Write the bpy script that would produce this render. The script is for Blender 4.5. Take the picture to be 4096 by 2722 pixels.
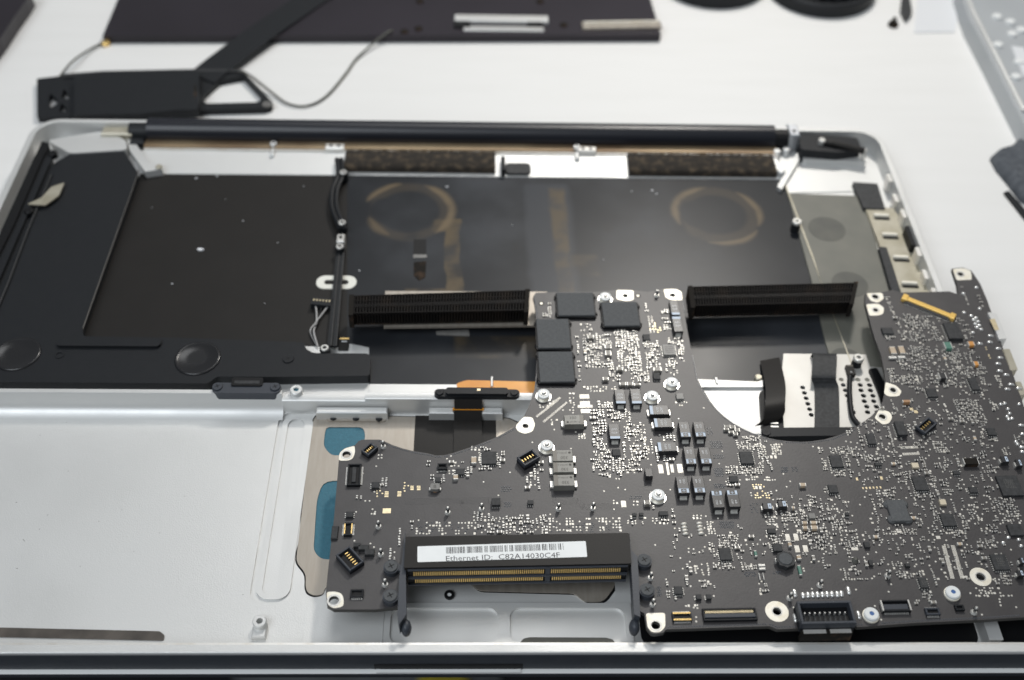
import bpy, math, random
from mathutils import Matrix, Vector
from mathutils.geometry import tessellate_polygon
# All lengths below are millimetres; S turns them into metres.
# x runs along the laptop's width, y away from its front edge, z up.
S = 0.001
random.seed(7)
for o in list(bpy.data.objects): bpy.data.objects.remove(o)
scene = bpy.context.scene
COL = scene.collection

# ---------------------------------------------------------------- camera
cam = bpy.data.cameras.new('camera'); camo = bpy.data.objects.new('camera', cam); COL.objects.link(camo)
CM = [[0.999598, -0.006674, -0.027546], [-0.014206, 0.72303, -0.69067], [0.024526, 0.690784, 0.722645]]
CL = [190.86, -158.84, 314.45]
camo.matrix_world = Matrix([CM[i] + [CL[i]*S] for i in range(3)] + [[0, 0, 0, 1]])
cam.lens = 40.033; cam.sensor_width = 36; cam.sensor_fit = 'HORIZONTAL'
cam.clip_start = 0.01; cam.clip_end = 50
cam.dof.use_dof = True; cam.dof.focus_distance = 0.352; cam.dof.aperture_fstop = 9.5
scene.camera = camo
# ---------------------------------------------------------------- light
world = bpy.data.worlds.new('World'); scene.world = world; world.use_nodes = True
bg = world.node_tree.nodes['Background']
bg.inputs[0].default_value = (0.88, 0.94, 1.0, 1); bg.inputs[1].default_value = 0.18
def area(name, loc, target, size, power, col, size_y=None):
    l = bpy.data.lights.new(name, 'AREA'); l.energy = power; l.color = col; l.shape = 'DISK' if size_y is None else 'ELLIPSE'
    l.size = size*S
    if size_y: l.size_y = size_y*S
    o = bpy.data.objects.new(name, l); COL.objects.link(o); o.location = Vector(loc)*S
    o.rotation_euler = (Vector(target)-Vector(loc)).to_track_quat('-Z', 'Y').to_euler()
    return o
area('bench_lamp', (360, 575, 540), (200, 120, 15), 75, 2.5, (1.0, 0.955, 0.89))
area('ceiling_lamp', (150, 1300, 1900), (190, 150, 15), 900, 7, (0.98, 0.99, 1.0))
area('window_light', (-500, -700, 1500), (150, 80, 15), 1300, 21, (0.88, 0.94, 1.0))
vs = scene.view_settings; vs.view_transform = 'Standard'; vs.look = 'None'; vs.exposure = 0.0; vs.gamma = 1
vs.use_curve_mapping = False

# ---------------------------------------------------------------- materials
def mat(name, c, rough=0.5, metal=0.0, c2=None, nscale=300, nmix=(0.35, 0.65), bump=0.0, bscale=900, rvar=0.0, spec=0.5, stretch=None, coat=0.0):
    m = bpy.data.materials.new(name); m.use_nodes = True
    nt = m.node_tree; b = nt.nodes['Principled BSDF']
    b.inputs['Base Color'].default_value = (*c, 1); b.inputs['Roughness'].default_value = rough
    b.inputs['Metallic'].default_value = metal; b.inputs['Specular IOR Level'].default_value = spec
    b.inputs['Coat Weight'].default_value = coat
    tc = nt.nodes.new('ShaderNodeTexCoord'); src = tc.outputs['Object']
    if stretch:
        mp = nt.nodes.new('ShaderNodeMapping'); mp.inputs['Scale'].default_value = stretch
        nt.links.new(src, mp.inputs[0]); src = mp.outputs[0]
    if c2 or rvar:
        n = nt.nodes.new('ShaderNodeTexNoise'); n.inputs['Scale'].default_value = nscale; n.inputs['Detail'].default_value = 6
        nt.links.new(src, n.inputs['Vector'])
        r = nt.nodes.new('ShaderNodeValToRGB'); r.color_ramp.elements[0].position = nmix[0]; r.color_ramp.elements[1].position = nmix[1]
        r.color_ramp.elements[0].color = (*c, 1); r.color_ramp.elements[1].color = (*(c2 or c), 1)
        nt.links.new(n.outputs[0], r.inputs[0])
        if c2: nt.links.new(r.outputs[0], b.inputs['Base Color'])
        if rvar:
            mr = nt.nodes.new('ShaderNodeMapRange'); mr.inputs[1].default_value = .3; mr.inputs[2].default_value = .7
            mr.inputs[3].default_value = max(0.05, rough-rvar); mr.inputs[4].default_value = min(1, rough+rvar)
            nt.links.new(n.outputs[0], mr.inputs[0]); nt.links.new(mr.outputs[0], b.inputs['Roughness'])
    if bump:
        n2 = nt.nodes.new('ShaderNodeTexNoise'); n2.inputs['Scale'].default_value = bscale; n2.inputs['Detail'].default_value = 4
        nt.links.new(src, n2.inputs['Vector'])
        bp = nt.nodes.new('ShaderNodeBump'); bp.inputs['Strength'].default_value = bump; bp.inputs['Distance'].default_value = 0.0003
        nt.links.new(n2.outputs[0], bp.inputs['Height']); nt.links.new(bp.outputs[0], b.inputs['Normal'])
    return m
M = {}
M['table'] = mat('white laminate', (.71, .705, .69), .5, c2=(.69, .685, .668), nscale=40, nmix=(.4, .75), stretch=(.5, 3, 1), bump=.03, bscale=160)
M['floor'] = mat('dark floor', (.012, .013, .016), .9, c2=(.02, .02, .024), nscale=8)
M['alu'] = mat('bead blasted aluminium', (.655, .655, .64), .46, .5, c2=(.625, .627, .617), nscale=28, nmix=(.3, .75), bump=.16, bscale=2600, rvar=.09)
M['alu_dark'] = mat('anodised outer aluminium', (.55, .57, .60), .38, .9, bump=.05, bscale=3000, c2=(.52, .54, .57), nscale=80)
M['faceshade'] = mat('painted front shade', (.040, .045, .054), .5, spec=.4, c2=(.047, .052, .061), nscale=200)  # shade and dark reflections put into the colour of front aluminium
M['darkbrown'] = mat('dark brown window', (.045, .038, .033), .4, c2=(.09, .078, .066), nscale=120)
M['grille'] = mat('grey punched steel', (.52, .505, .475), .45, .4, c2=(.56, .55, .52), nscale=90)
M['alu_cut'] = mat('machined aluminium edge', (.78, .76, .72), .35, .6, c2=(.66, .62, .55), nscale=220, nmix=(.5, .75))
M['steel'] = mat('satin steel plate', (.33, .295, .25), .42, .5, c2=(.38, .345, .30), nscale=90, rvar=.06, bump=.05, bscale=700, stretch=(6, 1, 1))
M['silver'] = mat('bright solder', (.86, .85, .82), .28, .75)
M['tin'] = mat('tinned terminal', (.64, .63, .60), .38, .55, c2=(.52, .51, .48), nscale=1200)
M['pad'] = mat('pale tinned pad', (.68, .655, .60), .44, .35, c2=(.58, .55, .485), nscale=500)
M['goldpad'] = mat('gold plated pad', (.78, .66, .42), .36, .55, c2=(.66, .55, .36), nscale=600)
M['gold'] = mat('gold contact', (.80, .56, .22), .3, .8)
M['brass'] = mat('yellow brass frame', (.78, .50, .13), .38, .3)
M['lug'] = mat('cream gold plated ring', (.83, .79, .69), .42, .3, c2=(.70, .62, .46), nscale=350, nmix=(.5, .8))
M['pcb'] = mat('charcoal solder mask', (.036, .0328, .0335), .46, spec=.58, c2=(.043, .0395, .040), nscale=220, bump=.10, bscale=1400)
M['trace'] = mat('masked copper trace', (.062, .058, .057), .42, spec=.5)
M['pcb_edge'] = mat('board edge', (.05, .048, .044), .6)
M['via'] = mat('masked via', (.075, .078, .085), .3)
M['chip'] = mat('moulded chip', (.026, .027, .028), .55, spec=.3, c2=(.042, .043, .045), nscale=900, bump=.1, bscale=3000)
M['chipgrey'] = mat('grey chip', (.16, .155, .145), .45, c2=(.19, .185, .175), nscale=700)
M['rubber'] = mat('foam thermal pad', (.085, .088, .090), .85, spec=.3, c2=(.105, .108, .110), nscale=1300, bump=.35, bscale=2600)
M['tant'] = mat('black tantalum', (.022, .022, .024), .38, c2=(.032, .031, .032), nscale=500)
M['tantgrey'] = mat('grey polymer capacitor', (.155, .150, .130), .4, c2=(.19, .185, .165), nscale=300)
M['tantbrown'] = mat('polarity band', (.10, .088, .068), .4)
M['etchmark'] = mat('etched marking', (.085, .083, .078), .6)
M['lipglint'] = mat('painted edge highlight', (.105, .098, .090), .5)  # pale tone stands in for a highlight on the frame edge
M['mark'] = mat('pale blue print', (.50, .58, .68), .5)
M['print'] = mat('white print', (.62, .63, .63), .6)
M['printdark'] = mat('dark print', (.06, .058, .05), .6)
M['ink'] = mat('black label ink', (.025, .025, .028), .6)
M['paper'] = mat('white label paper', (.83, .84, .83), .6, c2=(.79, .80, .79), nscale=200)
M['ceramic'] = mat('tan ceramic', (.50, .40, .29), .5, c2=(.42, .32, .22), nscale=800)
M['ceramic2'] = mat('grey ceramic', (.24, .225, .20), .45, c2=(.17, .155, .135), nscale=800)
M['brown'] = mat('brown ceramic', (.36, .20, .10), .5)
M['resist'] = mat('black resistor glaze', (.03, .03, .03), .4)
M['green'] = mat('green inductor', (.06, .16, .12), .4, c2=(.10, .22, .17), nscale=600)
M['orange'] = mat('orange capacitor', (.55, .25, .06), .45)
M['crystal'] = mat('champagne crystal can', (.66, .58, .44), .34, .35)
M['bluecore'] = mat('blue core', (.05, .12, .30), .4)
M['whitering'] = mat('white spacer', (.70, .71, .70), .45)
M['black'] = mat('black plastic', (.0105, .0118, .0138), .5, spec=.26, c2=(.0118, .0130, .0150), nscale=240, bump=.12, bscale=1800)
M['blacksatin'] = mat('black satin cover', (.009, .010, .015), .34, bump=.08, bscale=2500, spec=.45)
M['blackdeep'] = mat('deep black plastic', (.005, .0052, .006), .5, spec=.25)
M['blackgloss'] = mat('black adhesive film', (.0140, .0127, .0115), .48, spec=.22, c2=(.0158, .0143, .0130), nscale=60, bump=.08, bscale=1500)
M['socket'] = mat('socket plastic', (.040, .045, .055), .45, spec=.4, bump=.06, bscale=1200)
M['fin'] = mat('sooty heatsink fin', (.009, .008, .0075), .7, 0, spec=.12, c2=(.022, .016, .012), nscale=140, nmix=(.5, .8))
M['soot'] = mat('dusty heatsink frame', (.014, .012, .010), .8, 0, spec=.15, c2=(.09, .055, .034), nscale=200, nmix=(.5, .8))
M['foam'] = mat('dusty foam', (.020, .016, .012), .95, c2=(.11, .08, .05), nscale=300, nmix=(.48, .85), bump=.9, bscale=1500)
M['bronze'] = mat('tarnished vent strip', (.42, .32, .20), .42, .4, c2=(.20, .135, .08), nscale=90, stretch=(.3, 1, 1))
M['olive'] = mat('olive grey shield', (.125, .125, .105), .55, c2=(.155, .15, .125), nscale=70, bump=.08, bscale=1500)
M['oliveround'] = mat('scorched spot', (.075, .075, .066), .6, c2=(.10, .098, .082), nscale=100)
M['teal'] = mat('teal woven sheet', (.018, .115, .165), .5, c2=(.022, .135, .19), nscale=900, bump=.25, bscale=1800)
M['kapton'] = mat('orange polyimide flex', (.80, .34, .03), .3, c2=(.62, .22, .015), nscale=60)
M['wire'] = mat('grey wire', (.42, .41, .40), .5)
M['ivory'] = mat('ivory plastic ring', (.74, .73, .66), .5)
M['beige'] = mat('beige bracket', (.46, .43, .35), .4, .4, c2=(.36, .33, .25), nscale=120)
M['panel'] = mat('dark coated panel', (.020, .017, .021), .36, c2=(.026, .022, .028), nscale=12, spec=.3)
M['cloth'] = mat('dark grey cloth', (.055, .062, .072), .95, c2=(.09, .098, .11), nscale=300, bump=.8, bscale=1200)
M['greycloth'] = mat('pale grey cloth', (.20, .21, .22), .95, c2=(.12, .125, .13), nscale=20)
M['yellow'] = mat('yellow rag', (.55, .45, .04), .9)
M['bluegrey'] = mat('blue grey aluminium cover', (.44, .46, .475), .5, .4, c2=(.40, .42, .435), nscale=30, bump=.05, bscale=900)
M['sheet'] = mat('thin translucent sheet', (.64, .65, .665), .45)
M['clear'] = mat('clear glue dome', (.016, .016, .017), .24, spec=.45)
M['crumb'] = mat('white crumb', (.75, .76, .78), .5)

# stained floor film: dark plate with rust rings and smoky patches of definite shape
def stained():
    m = bpy.data.materials.new('stained black base'); m.use_nodes = True; nt = m.node_tree; b = nt.nodes['Principled BSDF']
    L = nt.links.new
    geo = nt.nodes.new('ShaderNodeNewGeometry'); sep = nt.nodes.new('ShaderNodeSeparateXYZ'); L(geo.outputs['Position'], sep.inputs[0])
    def v(x):
        return x
    def op(o, a, c=None, d=None):
        n = nt.nodes.new('ShaderNodeMath'); n.operation = o
        for i, x in enumerate((a, c, d)):
            if x is None: continue
            if isinstance(x, (int, float)): n.inputs[i].default_value = x
            else: L(x, n.inputs[i])
        return n.outputs[0]
    X = op('MULTIPLY', sep.outputs[0], 1000.); Y = op('MULTIPLY', sep.outputs[1], 1000.)
    nz = nt.nodes.new('ShaderNodeTexNoise'); nz.inputs['Scale'].default_value = 70; nz.inputs['Detail'].default_value = 5; L(geo.outputs['Position'], nz.inputs['Vector'])
    n2 = nt.nodes.new('ShaderNodeTexNoise'); n2.inputs['Scale'].default_value = 18; n2.inputs['Detail'].default_value = 4; L(geo.outputs['Position'], n2.inputs['Vector'])
    N = nz.outputs[0]; N2 = n2.outputs[0]
    def smooth(x, a, c):
        n = nt.nodes.new('ShaderNodeMapRange'); n.interpolation_type = 'SMOOTHSTEP'; n.inputs[1].default_value = a; n.inputs[2].default_value = c; L(x, n.inputs[0]); return n.outputs[0]
    def ring(cx, cy, r, wd, ang0, half):
        dx = op('SUBTRACT', X, cx); dy = op('SUBTRACT', Y, cy)
        rr = op('SQRT', op('ADD', op('MULTIPLY', dx, dx), op('MULTIPLY', dy, dy)))
        rr = op('ADD', rr, op('MULTIPLY', op('SUBTRACT', N, .5), 2.5))
        d = op('ABSOLUTE', op('SUBTRACT', rr, r))
        ca, sa = math.cos(ang0), math.sin(ang0)
        dt = op('DIVIDE', op('ADD', op('MULTIPLY', dx, ca), op('MULTIPLY', dy, sa)), op('ADD', rr, .001))
        ms = smooth(dt, math.cos(half)-.02, min(.999, math.cos(half)+.32))
        e = smooth(op('SUBTRACT', d, op('MULTIPLY', ms, wd*.8)), 1.4, -1.6)
        return op('MULTIPLY', op('MULTIPLY', e, smooth(dt, math.cos(half)-.02, math.cos(half)+.05)), smooth(N, .15, .5))
    def box(x0, x1, y0, y1, s=1.0):
        XX = op('ADD', X, op('MULTIPLY', op('SUBTRACT', N2, .5), 14.)); a = op('MULTIPLY', smooth(XX, x0, x0+s), smooth(XX, x1+s, x1))
        c = op('MULTIPLY', smooth(Y, y0, y0+s), smooth(Y, y1+s, y1))
        return op('MULTIPLY', a, c)
    rust = ring(161, 199, 17.5, 2.2, math.radians(10), math.radians(62))
    for a in (ring(161, 199, 17.8, 1.8, math.radians(130), math.radians(32)), ring(287, 199, 17, 2.0, math.radians(150), math.radians(55)),
              ring(287, 199, 17.5, 1.8, math.radians(15), math.radians(42)), ring(287, 199, 18, 1.6, math.radians(-70), math.radians(40)),
              op('MULTIPLY', ring(161, 199, 16, 2.5, math.radians(-140), math.radians(30)), .7)):
        rust = op('MAXIMUM', rust, a)
    bands = op('MAXIMUM', box(176, 182, 150, 194, 1.2), op('MULTIPLY', box(217, 223, 148, 214, 2.), .8))
    bands = op('MAXIMUM', bands, op('MULTIPLY', box(160, 180, 149, 153, 1.5), .9))
    bands = op('MAXIMUM', bands, op('MULTIPLY', box(170, 182, 186, 193, 2.), .9))
    bands = op('MAXIMUM', bands, op('MULTIPLY', box(222, 234, 160, 172, 3.), .45))
    bands = op('MAXIMUM', bands, op('MULTIPLY', box(180, 212, 117, 128, 2.), .5))
    rust = op('MAXIMUM', rust, op('MULTIPLY', ring(161, 199, 15.5, 3.2, 0, 3.1), .22)); rust = op('MAXIMUM', rust, op('MULTIPLY', ring(287, 199, 15, 3.2, 0, 3.1), .22))
    bands = op('MULTIPLY', bands, op('ADD', .15, op('MULTIPLY', smooth(N, .36, .62), .8)))
    haze = op('MULTIPLY', box(206, 224, 144, 216, 4.), .8)
    haze = op('MAXIMUM', haze, op('MULTIPLY', smooth(N2, .38, .66), .8))
    spots = op('MULTIPLY', ring(204, 178, 0, 2.6, 0, 3.1), .8)
    spots = op('MAXIMUM', spots, op('MULTIPLY', ring(241, 190, 0, 3.2, 0, 3.1), .8))
    def mix(f, a, c):
        n = nt.nodes.new('ShaderNodeMix'); n.data_type = 'RGBA'; L(f, n.inputs[0])
        for i, x in ((6, a), (7, c)):
            if isinstance(x, tuple): n.inputs[i].default_value = (*x, 1)
            else: L(x, n.inputs[i])
        return n.outputs[2]
    c = mix(haze, (.014, .0155, .018), (.042, .0455, .052))
    c = mix(bands, c, (.10, .074, .042)); c = mix(op('MULTIPLY', rust, .8), c, (.155, .115, .068)); c = mix(spots, c, (.018, .018, .019))
    L(c, b.inputs['Base Color'])
    L(op('ADD', op('MULTIPLY', N2, .22), .25), b.inputs['Roughness'])
    return m
M['stain'] = stained()
M['stain'].node_tree.nodes['Principled BSDF'].inputs['Specular IOR Level'].default_value = .24

# ---------------------------------------------------------------- mesh tools
ORG = {}
class MB:
    def __init__(s): s.v = []; s.f = []; s.m = []; s.mats = []
    def mi(s, m):
        if m not in s.mats: s.mats.append(m)
        return s.mats.index(m)
    def add(s, vs_, fs, m):
        k = len(s.v); i = s.mi(m); s.v += [tuple(p) for p in vs_]
        for f in fs: s.f.append([k+a for a in f]); s.m.append(i)
    def box(s, x, y, z0, z1, w, d, m, ang=0., ch=0.):
        ca, sa = math.cos(ang), math.sin(ang)
        def lp(w, d, z): return [(x+a*ca-b*sa, y+a*sa+b*ca, z) for a, b in ((-w/2, -d/2), (w/2, -d/2), (w/2, d/2), (-w/2, d/2))]
        if ch: s.loft([lp(w, d, z0), lp(w, d, z1-ch), lp(w-2*ch, d-2*ch, z1)], m)
        else: s.loft([lp(w, d, z0), lp(w, d, z1)], m)
    def loft(s, loops, m, closed=True, cap0=True, cap1=True):
        n = len(loops[0]); vs_ = [p for l in loops for p in l]; fs = []
        for k in range(len(loops)-1):
            for i in range(n if closed else n-1):
                j = (i+1) % n; fs.append([k*n+i, k*n+j, (k+1)*n+j, (k+1)*n+i])
        if cap0: fs.append(list(range(n))[::-1])
        if cap1: fs.append([(len(loops)-1)*n+i for i in range(n)])
        s.add(vs_, fs, m)
    def cyl(s, x, y, z0, z1, r, m, seg=16, r1=None, ch=0.):
        r1 = r if r1 is None else r1
        def lp(r, z): return [(x+r*math.cos(2*math.pi*i/seg), y+r*math.sin(2*math.pi*i/seg), z) for i in range(seg)]
        if ch: s.loft([lp(r, z0), lp(r1, z1-ch), lp(r1-ch, z1)], m)
        else: s.loft([lp(r, z0), lp(r1, z1)], m)
    def ring(s, x, y, z0, z1, r, ri, m, seg=20, ch=0.):
        def lp(r, z): return [(x+r*math.cos(2*math.pi*i/seg), y+r*math.sin(2*math.pi*i/seg), z) for i in range(seg)]
        s.loft([lp(r, z0), lp(r, z1-ch), lp(r-ch, z1), lp(ri, z1), lp(ri, z0)], m, cap0=False, cap1=False)
    def prism(s, pts, z0, z1, m, holes=(), side=None):
        pts = ccw(pts); hs = [ccw(h)[::-1] for h in holes]
        loops = [pts]+hs; flat = [p for l in loops for p in l]; n = len(flat)
        tri = tessellate_polygon([[Vector((p[0], p[1], 0)) for p in l] for l in loops])
        top = []
        for t in tri:
            a, b, c = (flat[i] for i in t)
            cr = (b[0]-a[0])*(c[1]-a[1])-(b[1]-a[1])*(c[0]-a[0])
            if abs(cr) < 1e-9: continue
            top.append(list(t) if cr > 0 else list(t)[::-1])
        zt = z1 if callable(z1) else (lambda x, y: z1)
        s.add([(p[0], p[1], zt(p[0], p[1])) for p in flat], top, m)
        s.add([(p[0], p[1], z0) for p in flat], [t[::-1] for t in top], side or m)
        for l in loops:
            k = len(l); vv = [(p[0], p[1], z0) for p in l]+[(p[0], p[1], zt(p[0], p[1])) for p in l]
            s.add(vv, [[i, (i+1) % k, k+(i+1) % k, k+i] for i in range(k)], side or m)
    def tube(s, path, r, m, seg=8):
        P = [Vector(p) for p in path]; loops = []
        for i, p in enumerate(P):
            t = (P[min(i+1, len(P)-1)]-P[max(i-1, 0)]).normalized()
            a = t.cross(Vector((0, 0, 1)))
            if a.length < 1e-4: a = Vector((1, 0, 0))
            a.normalize(); b = a.cross(t)
            loops.append([p+(a*math.cos(2*math.pi*k/seg)+b*math.sin(2*math.pi*k/seg))*r for k in range(seg)])
        s.loft(loops, m)
    def ribbon(s, path, w, th, m, side=(1, 0, 0)):
        """flat strip swept along a path of (x, y, z); side = direction of its width"""
        P = [Vector(p) for p in path]; sd = Vector(side).normalized(); loops = []
        for i, p in enumerate(P):
            t = (P[min(i+1, len(P)-1)]-P[max(i-1, 0)]).normalized(); n = sd.cross(t).normalized()
            if n.z < 0: n = -n
            loops.append([p-sd*w/2, p+sd*w/2, p+sd*w/2+n*th, p-sd*w/2+n*th])
        s.loft(loops, m)
    def build(s, name, parent=None, smooth=False, bevel=0., seg=2, kind=None, ang=40):
        xs = [p[0] for p in s.v]; ys = [p[1] for p in s.v]; zs = [p[2] for p in s.v]
        c = ((min(xs)+max(xs))/2, (min(ys)+max(ys))/2, min(zs))
        me = bpy.data.meshes.new(name)
        me.from_pydata([((p[0]-c[0])*S, (p[1]-c[1])*S, (p[2]-c[2])*S) for p in s.v], [], s.f)
        for m in s.mats: me.materials.append(M[m])
        me.polygons.foreach_set('material_index', s.m)
        if smooth: me.polygons.foreach_set('use_smooth', [True]*len(s.f))
        me.update()
        o = put(name, me, c, parent)
        if smooth:
            try: me.set_sharp_from_angle(angle=math.radians(ang))
            except Exception: pass
        if bevel:
            b = o.modifiers.new('bevel', 'BEVEL'); b.width = bevel*S; b.segments = seg; b.limit_method = 'ANGLE'; b.angle_limit = math.radians(35)
        if kind: o['kind'] = kind
        return o
def ccw(l):
    l = [(p[0], p[1]) for p in l]
    a = sum(l[i][0]*l[(i+1) % len(l)][1]-l[(i+1) % len(l)][0]*l[i][1] for i in range(len(l)))
    return l if a > 0 else l[::-1]
def put(name, me, c, parent=None, ang=0., scale=None):
    o = bpy.data.objects.new(name, me); COL.objects.link(o)
    po = ORG[parent.name] if parent else (0, 0, 0)
    o.location = [(c[i]-po[i])*S for i in range(3)]; o.rotation_euler[2] = ang
    if scale: o.scale = scale
    o.parent = parent; ORG[o.name] = tuple(c)
    return o
def thing(name, label, cat, loc, group=None):
    o = bpy.data.objects.new(name, None); COL.objects.link(o); o.empty_display_size = .005
    o.location = [c*S for c in loc]; ORG[o.name] = tuple(loc); return tag(o, label, cat, group)
def tag(o, label, cat, group=None):
    o['label'] = label; o['category'] = cat
    if group: o['group'] = group
    return o
def rr(x0, y0, x1, y1, r, n=6):
    pts = []
    for cx, cy, a in ((x1-r, y0+r, -90), (x1-r, y1-r, 0), (x0+r, y1-r, 90), (x0+r, y0+r, 180)):
        for i in range(n+1):
            t = math.radians(a+90*i/n); pts.append((cx+r*math.cos(t), cy+r*math.sin(t)))
    return pts
def circ(x, y, r, n=16): return [(x+r*math.cos(2*math.pi*i/n), y+r*math.sin(2*math.pi*i/n)) for i in range(n)]
def rounded(pts, r, n=4):
    pts = ccw(pts); out = []; k = len(pts)
    for i in range(k):
        p = Vector(pts[i]); a = Vector(pts[i-1])-p; b = Vector(pts[(i+1) % k])-p
        d = min(r, a.length*.45, b.length*.45); A = p+a.normalized()*d; B = p+b.normalized()*d
        for j in range(n+1):
            t = j/n; q_ = A*(1-t)**2+p*2*t*(1-t)+B*t*t; out.append((q_.x, q_.y))
    return out
def smoothpath(pts, n=6):
    P = [Vector(p) for p in pts]; out = []
    for i in range(len(P)-1):
        a = P[max(i-1, 0)]; b = P[i]; c = P[i+1]; d = P[min(i+2, len(P)-1)]
        for j in range(n):
            t = j/n; out.append(.5*((2*b)+(c-a)*t+(2*a-5*b+4*c-d)*t*t+(3*b-a-3*c+d)*t**3))
    out.append(P[-1]); return [tuple(p) for p in out]
_txt = {}
def textmesh(t):
    if t not in _txt:
        cu = bpy.data.curves.new('lettering', 'FONT'); cu.body = t; cu.align_x = 'CENTER'; cu.align_y = 'CENTER'; cu.resolution_u = 2
        o = bpy.data.objects.new('lettering', cu); COL.objects.link(o)
        dg = bpy.context.evaluated_depsgraph_get(); me = bpy.data.meshes.new_from_object(o.evaluated_get(dg))
        bpy.data.objects.remove(o); _txt[t] = me
    return _txt[t]
def lettering(t, x, y, z, width, height, m, parent, ang=0.):
    src = textmesh(t); me = src.copy(); me.materials.clear(); me.materials.append(M[m])
    xs = [v.co.x for v in me.vertices]; ys = [v.co.y for v in me.vertices]
    mx, my = (min(xs)+max(xs))/2, (min(ys)+max(ys))/2; sx = width*S/(max(xs)-min(xs)); sy = height*S/(max(ys)-min(ys))
    for v in me.vertices: v.co = ((v.co.x-mx)*sx, (v.co.y-my)*sy, 0)
    me.name = 'lettering'
    return put('lettering', me, (x, y, z), parent, ang)
def screw(mb, x, y, z, r, m='black', a=.4):
    mb.cyl(x, y, z-.4, z+.35, r, m, 18, ch=.12)
    for k in (0, 1): mb.box(x, y, z+.34, z+.37, r*1.0, r*.16, 'blackdeep', a+k*math.pi/2)

# ================================================================= SETTING
TZ = 7.0
tb = MB(); tb.prism([(-900, 30), (1300, 30), (1300, 1500), (-900, 1500)], TZ-30, TZ, 'table'); t = tb.build('table'); t['kind'] = 'structure'
fl = MB(); fl.prism([(-3000, -3000), (3400, -3000), (3400, 3000), (-3000, 3000)], -760, -740, 'floor'); t = fl.build('floor'); t['kind'] = 'structure'

# ================================================================= LAPTOP CASE
W, D, R, L0, LE = 364.4, 249.1, 23.0, 15.0, 19.0
case = thing('laptop_case', 'opened silver aluminium laptop case lying upside down without its bottom cover', 'laptop', (W/2, D/2, TZ))
# display lid under the case
lid = MB()
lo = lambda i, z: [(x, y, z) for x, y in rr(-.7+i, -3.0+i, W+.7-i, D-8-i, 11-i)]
lid.loft([lo(5, TZ), lo(1.2, TZ+2), lo(0, TZ+4.6), lo(0, 13.5), lo(.25, 13.75)], 'faceshade'); lido = lid.build('display_lid', case, smooth=True)  # lid colour darkened to paint the shade on its front
le = MB(); le.loft([lo(-.06, 13.42), lo(-.06, 13.74), lo(.06, 13.8), lo(1.6, 13.8)], 'whitering', cap0=False, cap1=False); le.build('lid_edge', lido)  # white in place of metal: a painted highlight on the lid edge
gk = MB(); gk.prism(rr(1.5, 1.5, W-1.5, D-9, 10), 13.7, 14.05, 'blackdeep'); gk.build('lid_gasket', case)
# outer rim; a near-black slab paints the shade in the thumb notch
ZB0 = 14.0
rim = MB()
ro = lambda i, z: [(x, y, z) for x, y in rr(i, i*.95-1.7, W-i, D-i, max(1, 12-i), 14)]
rim.loft([ro(0.0, ZB0), ro(0, 22.2), ro(.15, 22.8), ro(.4, R), ro(2.7, R), ro(2.8, L0-.9)], 'alu', cap0=False, cap1=False)
rimo = rim.build('rim', case)
face = MB(); face.prism([(9, -1.74), (W-9, -1.74), (W-9, -1.95), (9, -1.95)], 14.3, 22.1, 'faceshade'); face.build('front_face', case)  # dark slab paints the dim reflection on the aluminium front
nt_ = MB()
n0, n1 = (161.23,-1.28), (203.56,-2.01)
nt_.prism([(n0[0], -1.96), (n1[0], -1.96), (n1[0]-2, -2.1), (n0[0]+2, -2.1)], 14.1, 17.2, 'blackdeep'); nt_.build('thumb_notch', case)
nb = MB(); nb.prism([(n0[0]+.6, -2.0), (n1[0]-.6, -2.0), (n1[0]-.6, -3.1), (n0[0]+.6, -3.1)], 13.7, 14.35, 'whitering'); nb.build('lid_lip', case, bevel=.1)  # bright metal glint below the notch, painted white
# case deck (floor plate) with its machined tray pocket
POCK = rr(122.6, 18.9, 232.0, 92.4, 4)
dk = MB(); dk.prism(rr(2.6, .9, W-2.6, D-2.6, 10), 14.0, L0, 'alu', holes=[POCK]); dk.build('deck', case)
pk = MB(); pk.prism(rr(122, 18.3, 232.6, 93, 4), 13.9, 14.25, 'alu'); pk.build('tray_pocket', case)
# inner front wall fillet strip along the front rim
g = MB(); g.prism([(6, .95), (W-6, .95), (W-6, 1.6), (6, 1.6)], L0, 22.8, 'alu_cut'); g.build('front_rim_lip', case)
# divider wall between tray and board bay
dv = MB()
prof = lambda x: [(x, 89.0, L0), (x, 91.2, 15.5), (x, 92.6, 16.6), (x, 93.4, 18.2), (x, 93.8, 22.6), (x, 94.1, R), (x, 95.6, R), (x, 95.8, L0)]
dv.loft([prof(2.8), prof(124)], 'alu', closed=True); dv.build('divider_wall', case, smooth=True)
dv2 = MB(); prof2 = lambda x, t: [(x, 92.4, 14.3), (x, 92.6, t-.3), (x, 93.0, t), (x, 95.4, t), (x, 95.6, L0)]
dv2.loft([prof2(124, 21.2), prof2(152, 21.2)], 'alu'); dv2.loft([prof2(152.02, 22.4), prof2(236, 22.4)], 'alu'); dv2.build('divider_wall', case, smooth=True)
for (x0, x1) in ((135.5, 159.5), (173.5, 182), (191.5, 198.5), (207, 214)):
    b = MB(); b.box((x0+x1)/2, 90.9, 14.4, 18.6, x1-x0, 2.6, 'alu', ch=.4); b.build('wall_block', case)
b = MB(); b.ribbon([(186.8, 96, 22.6), (186.8, 93, 22.6), (186.8, 90.8, 18.9), (186.8, 88.4, 15.6), (186.8, 70, 15.2)], 9.4, .15, 'blackgloss'); b.build('black_tape', case)
b = MB(); b.box(186.8, 91.0, 18.7, 19.2, 10.6, .8, 'kapton'); b.build('flex_edge', case)
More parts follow.
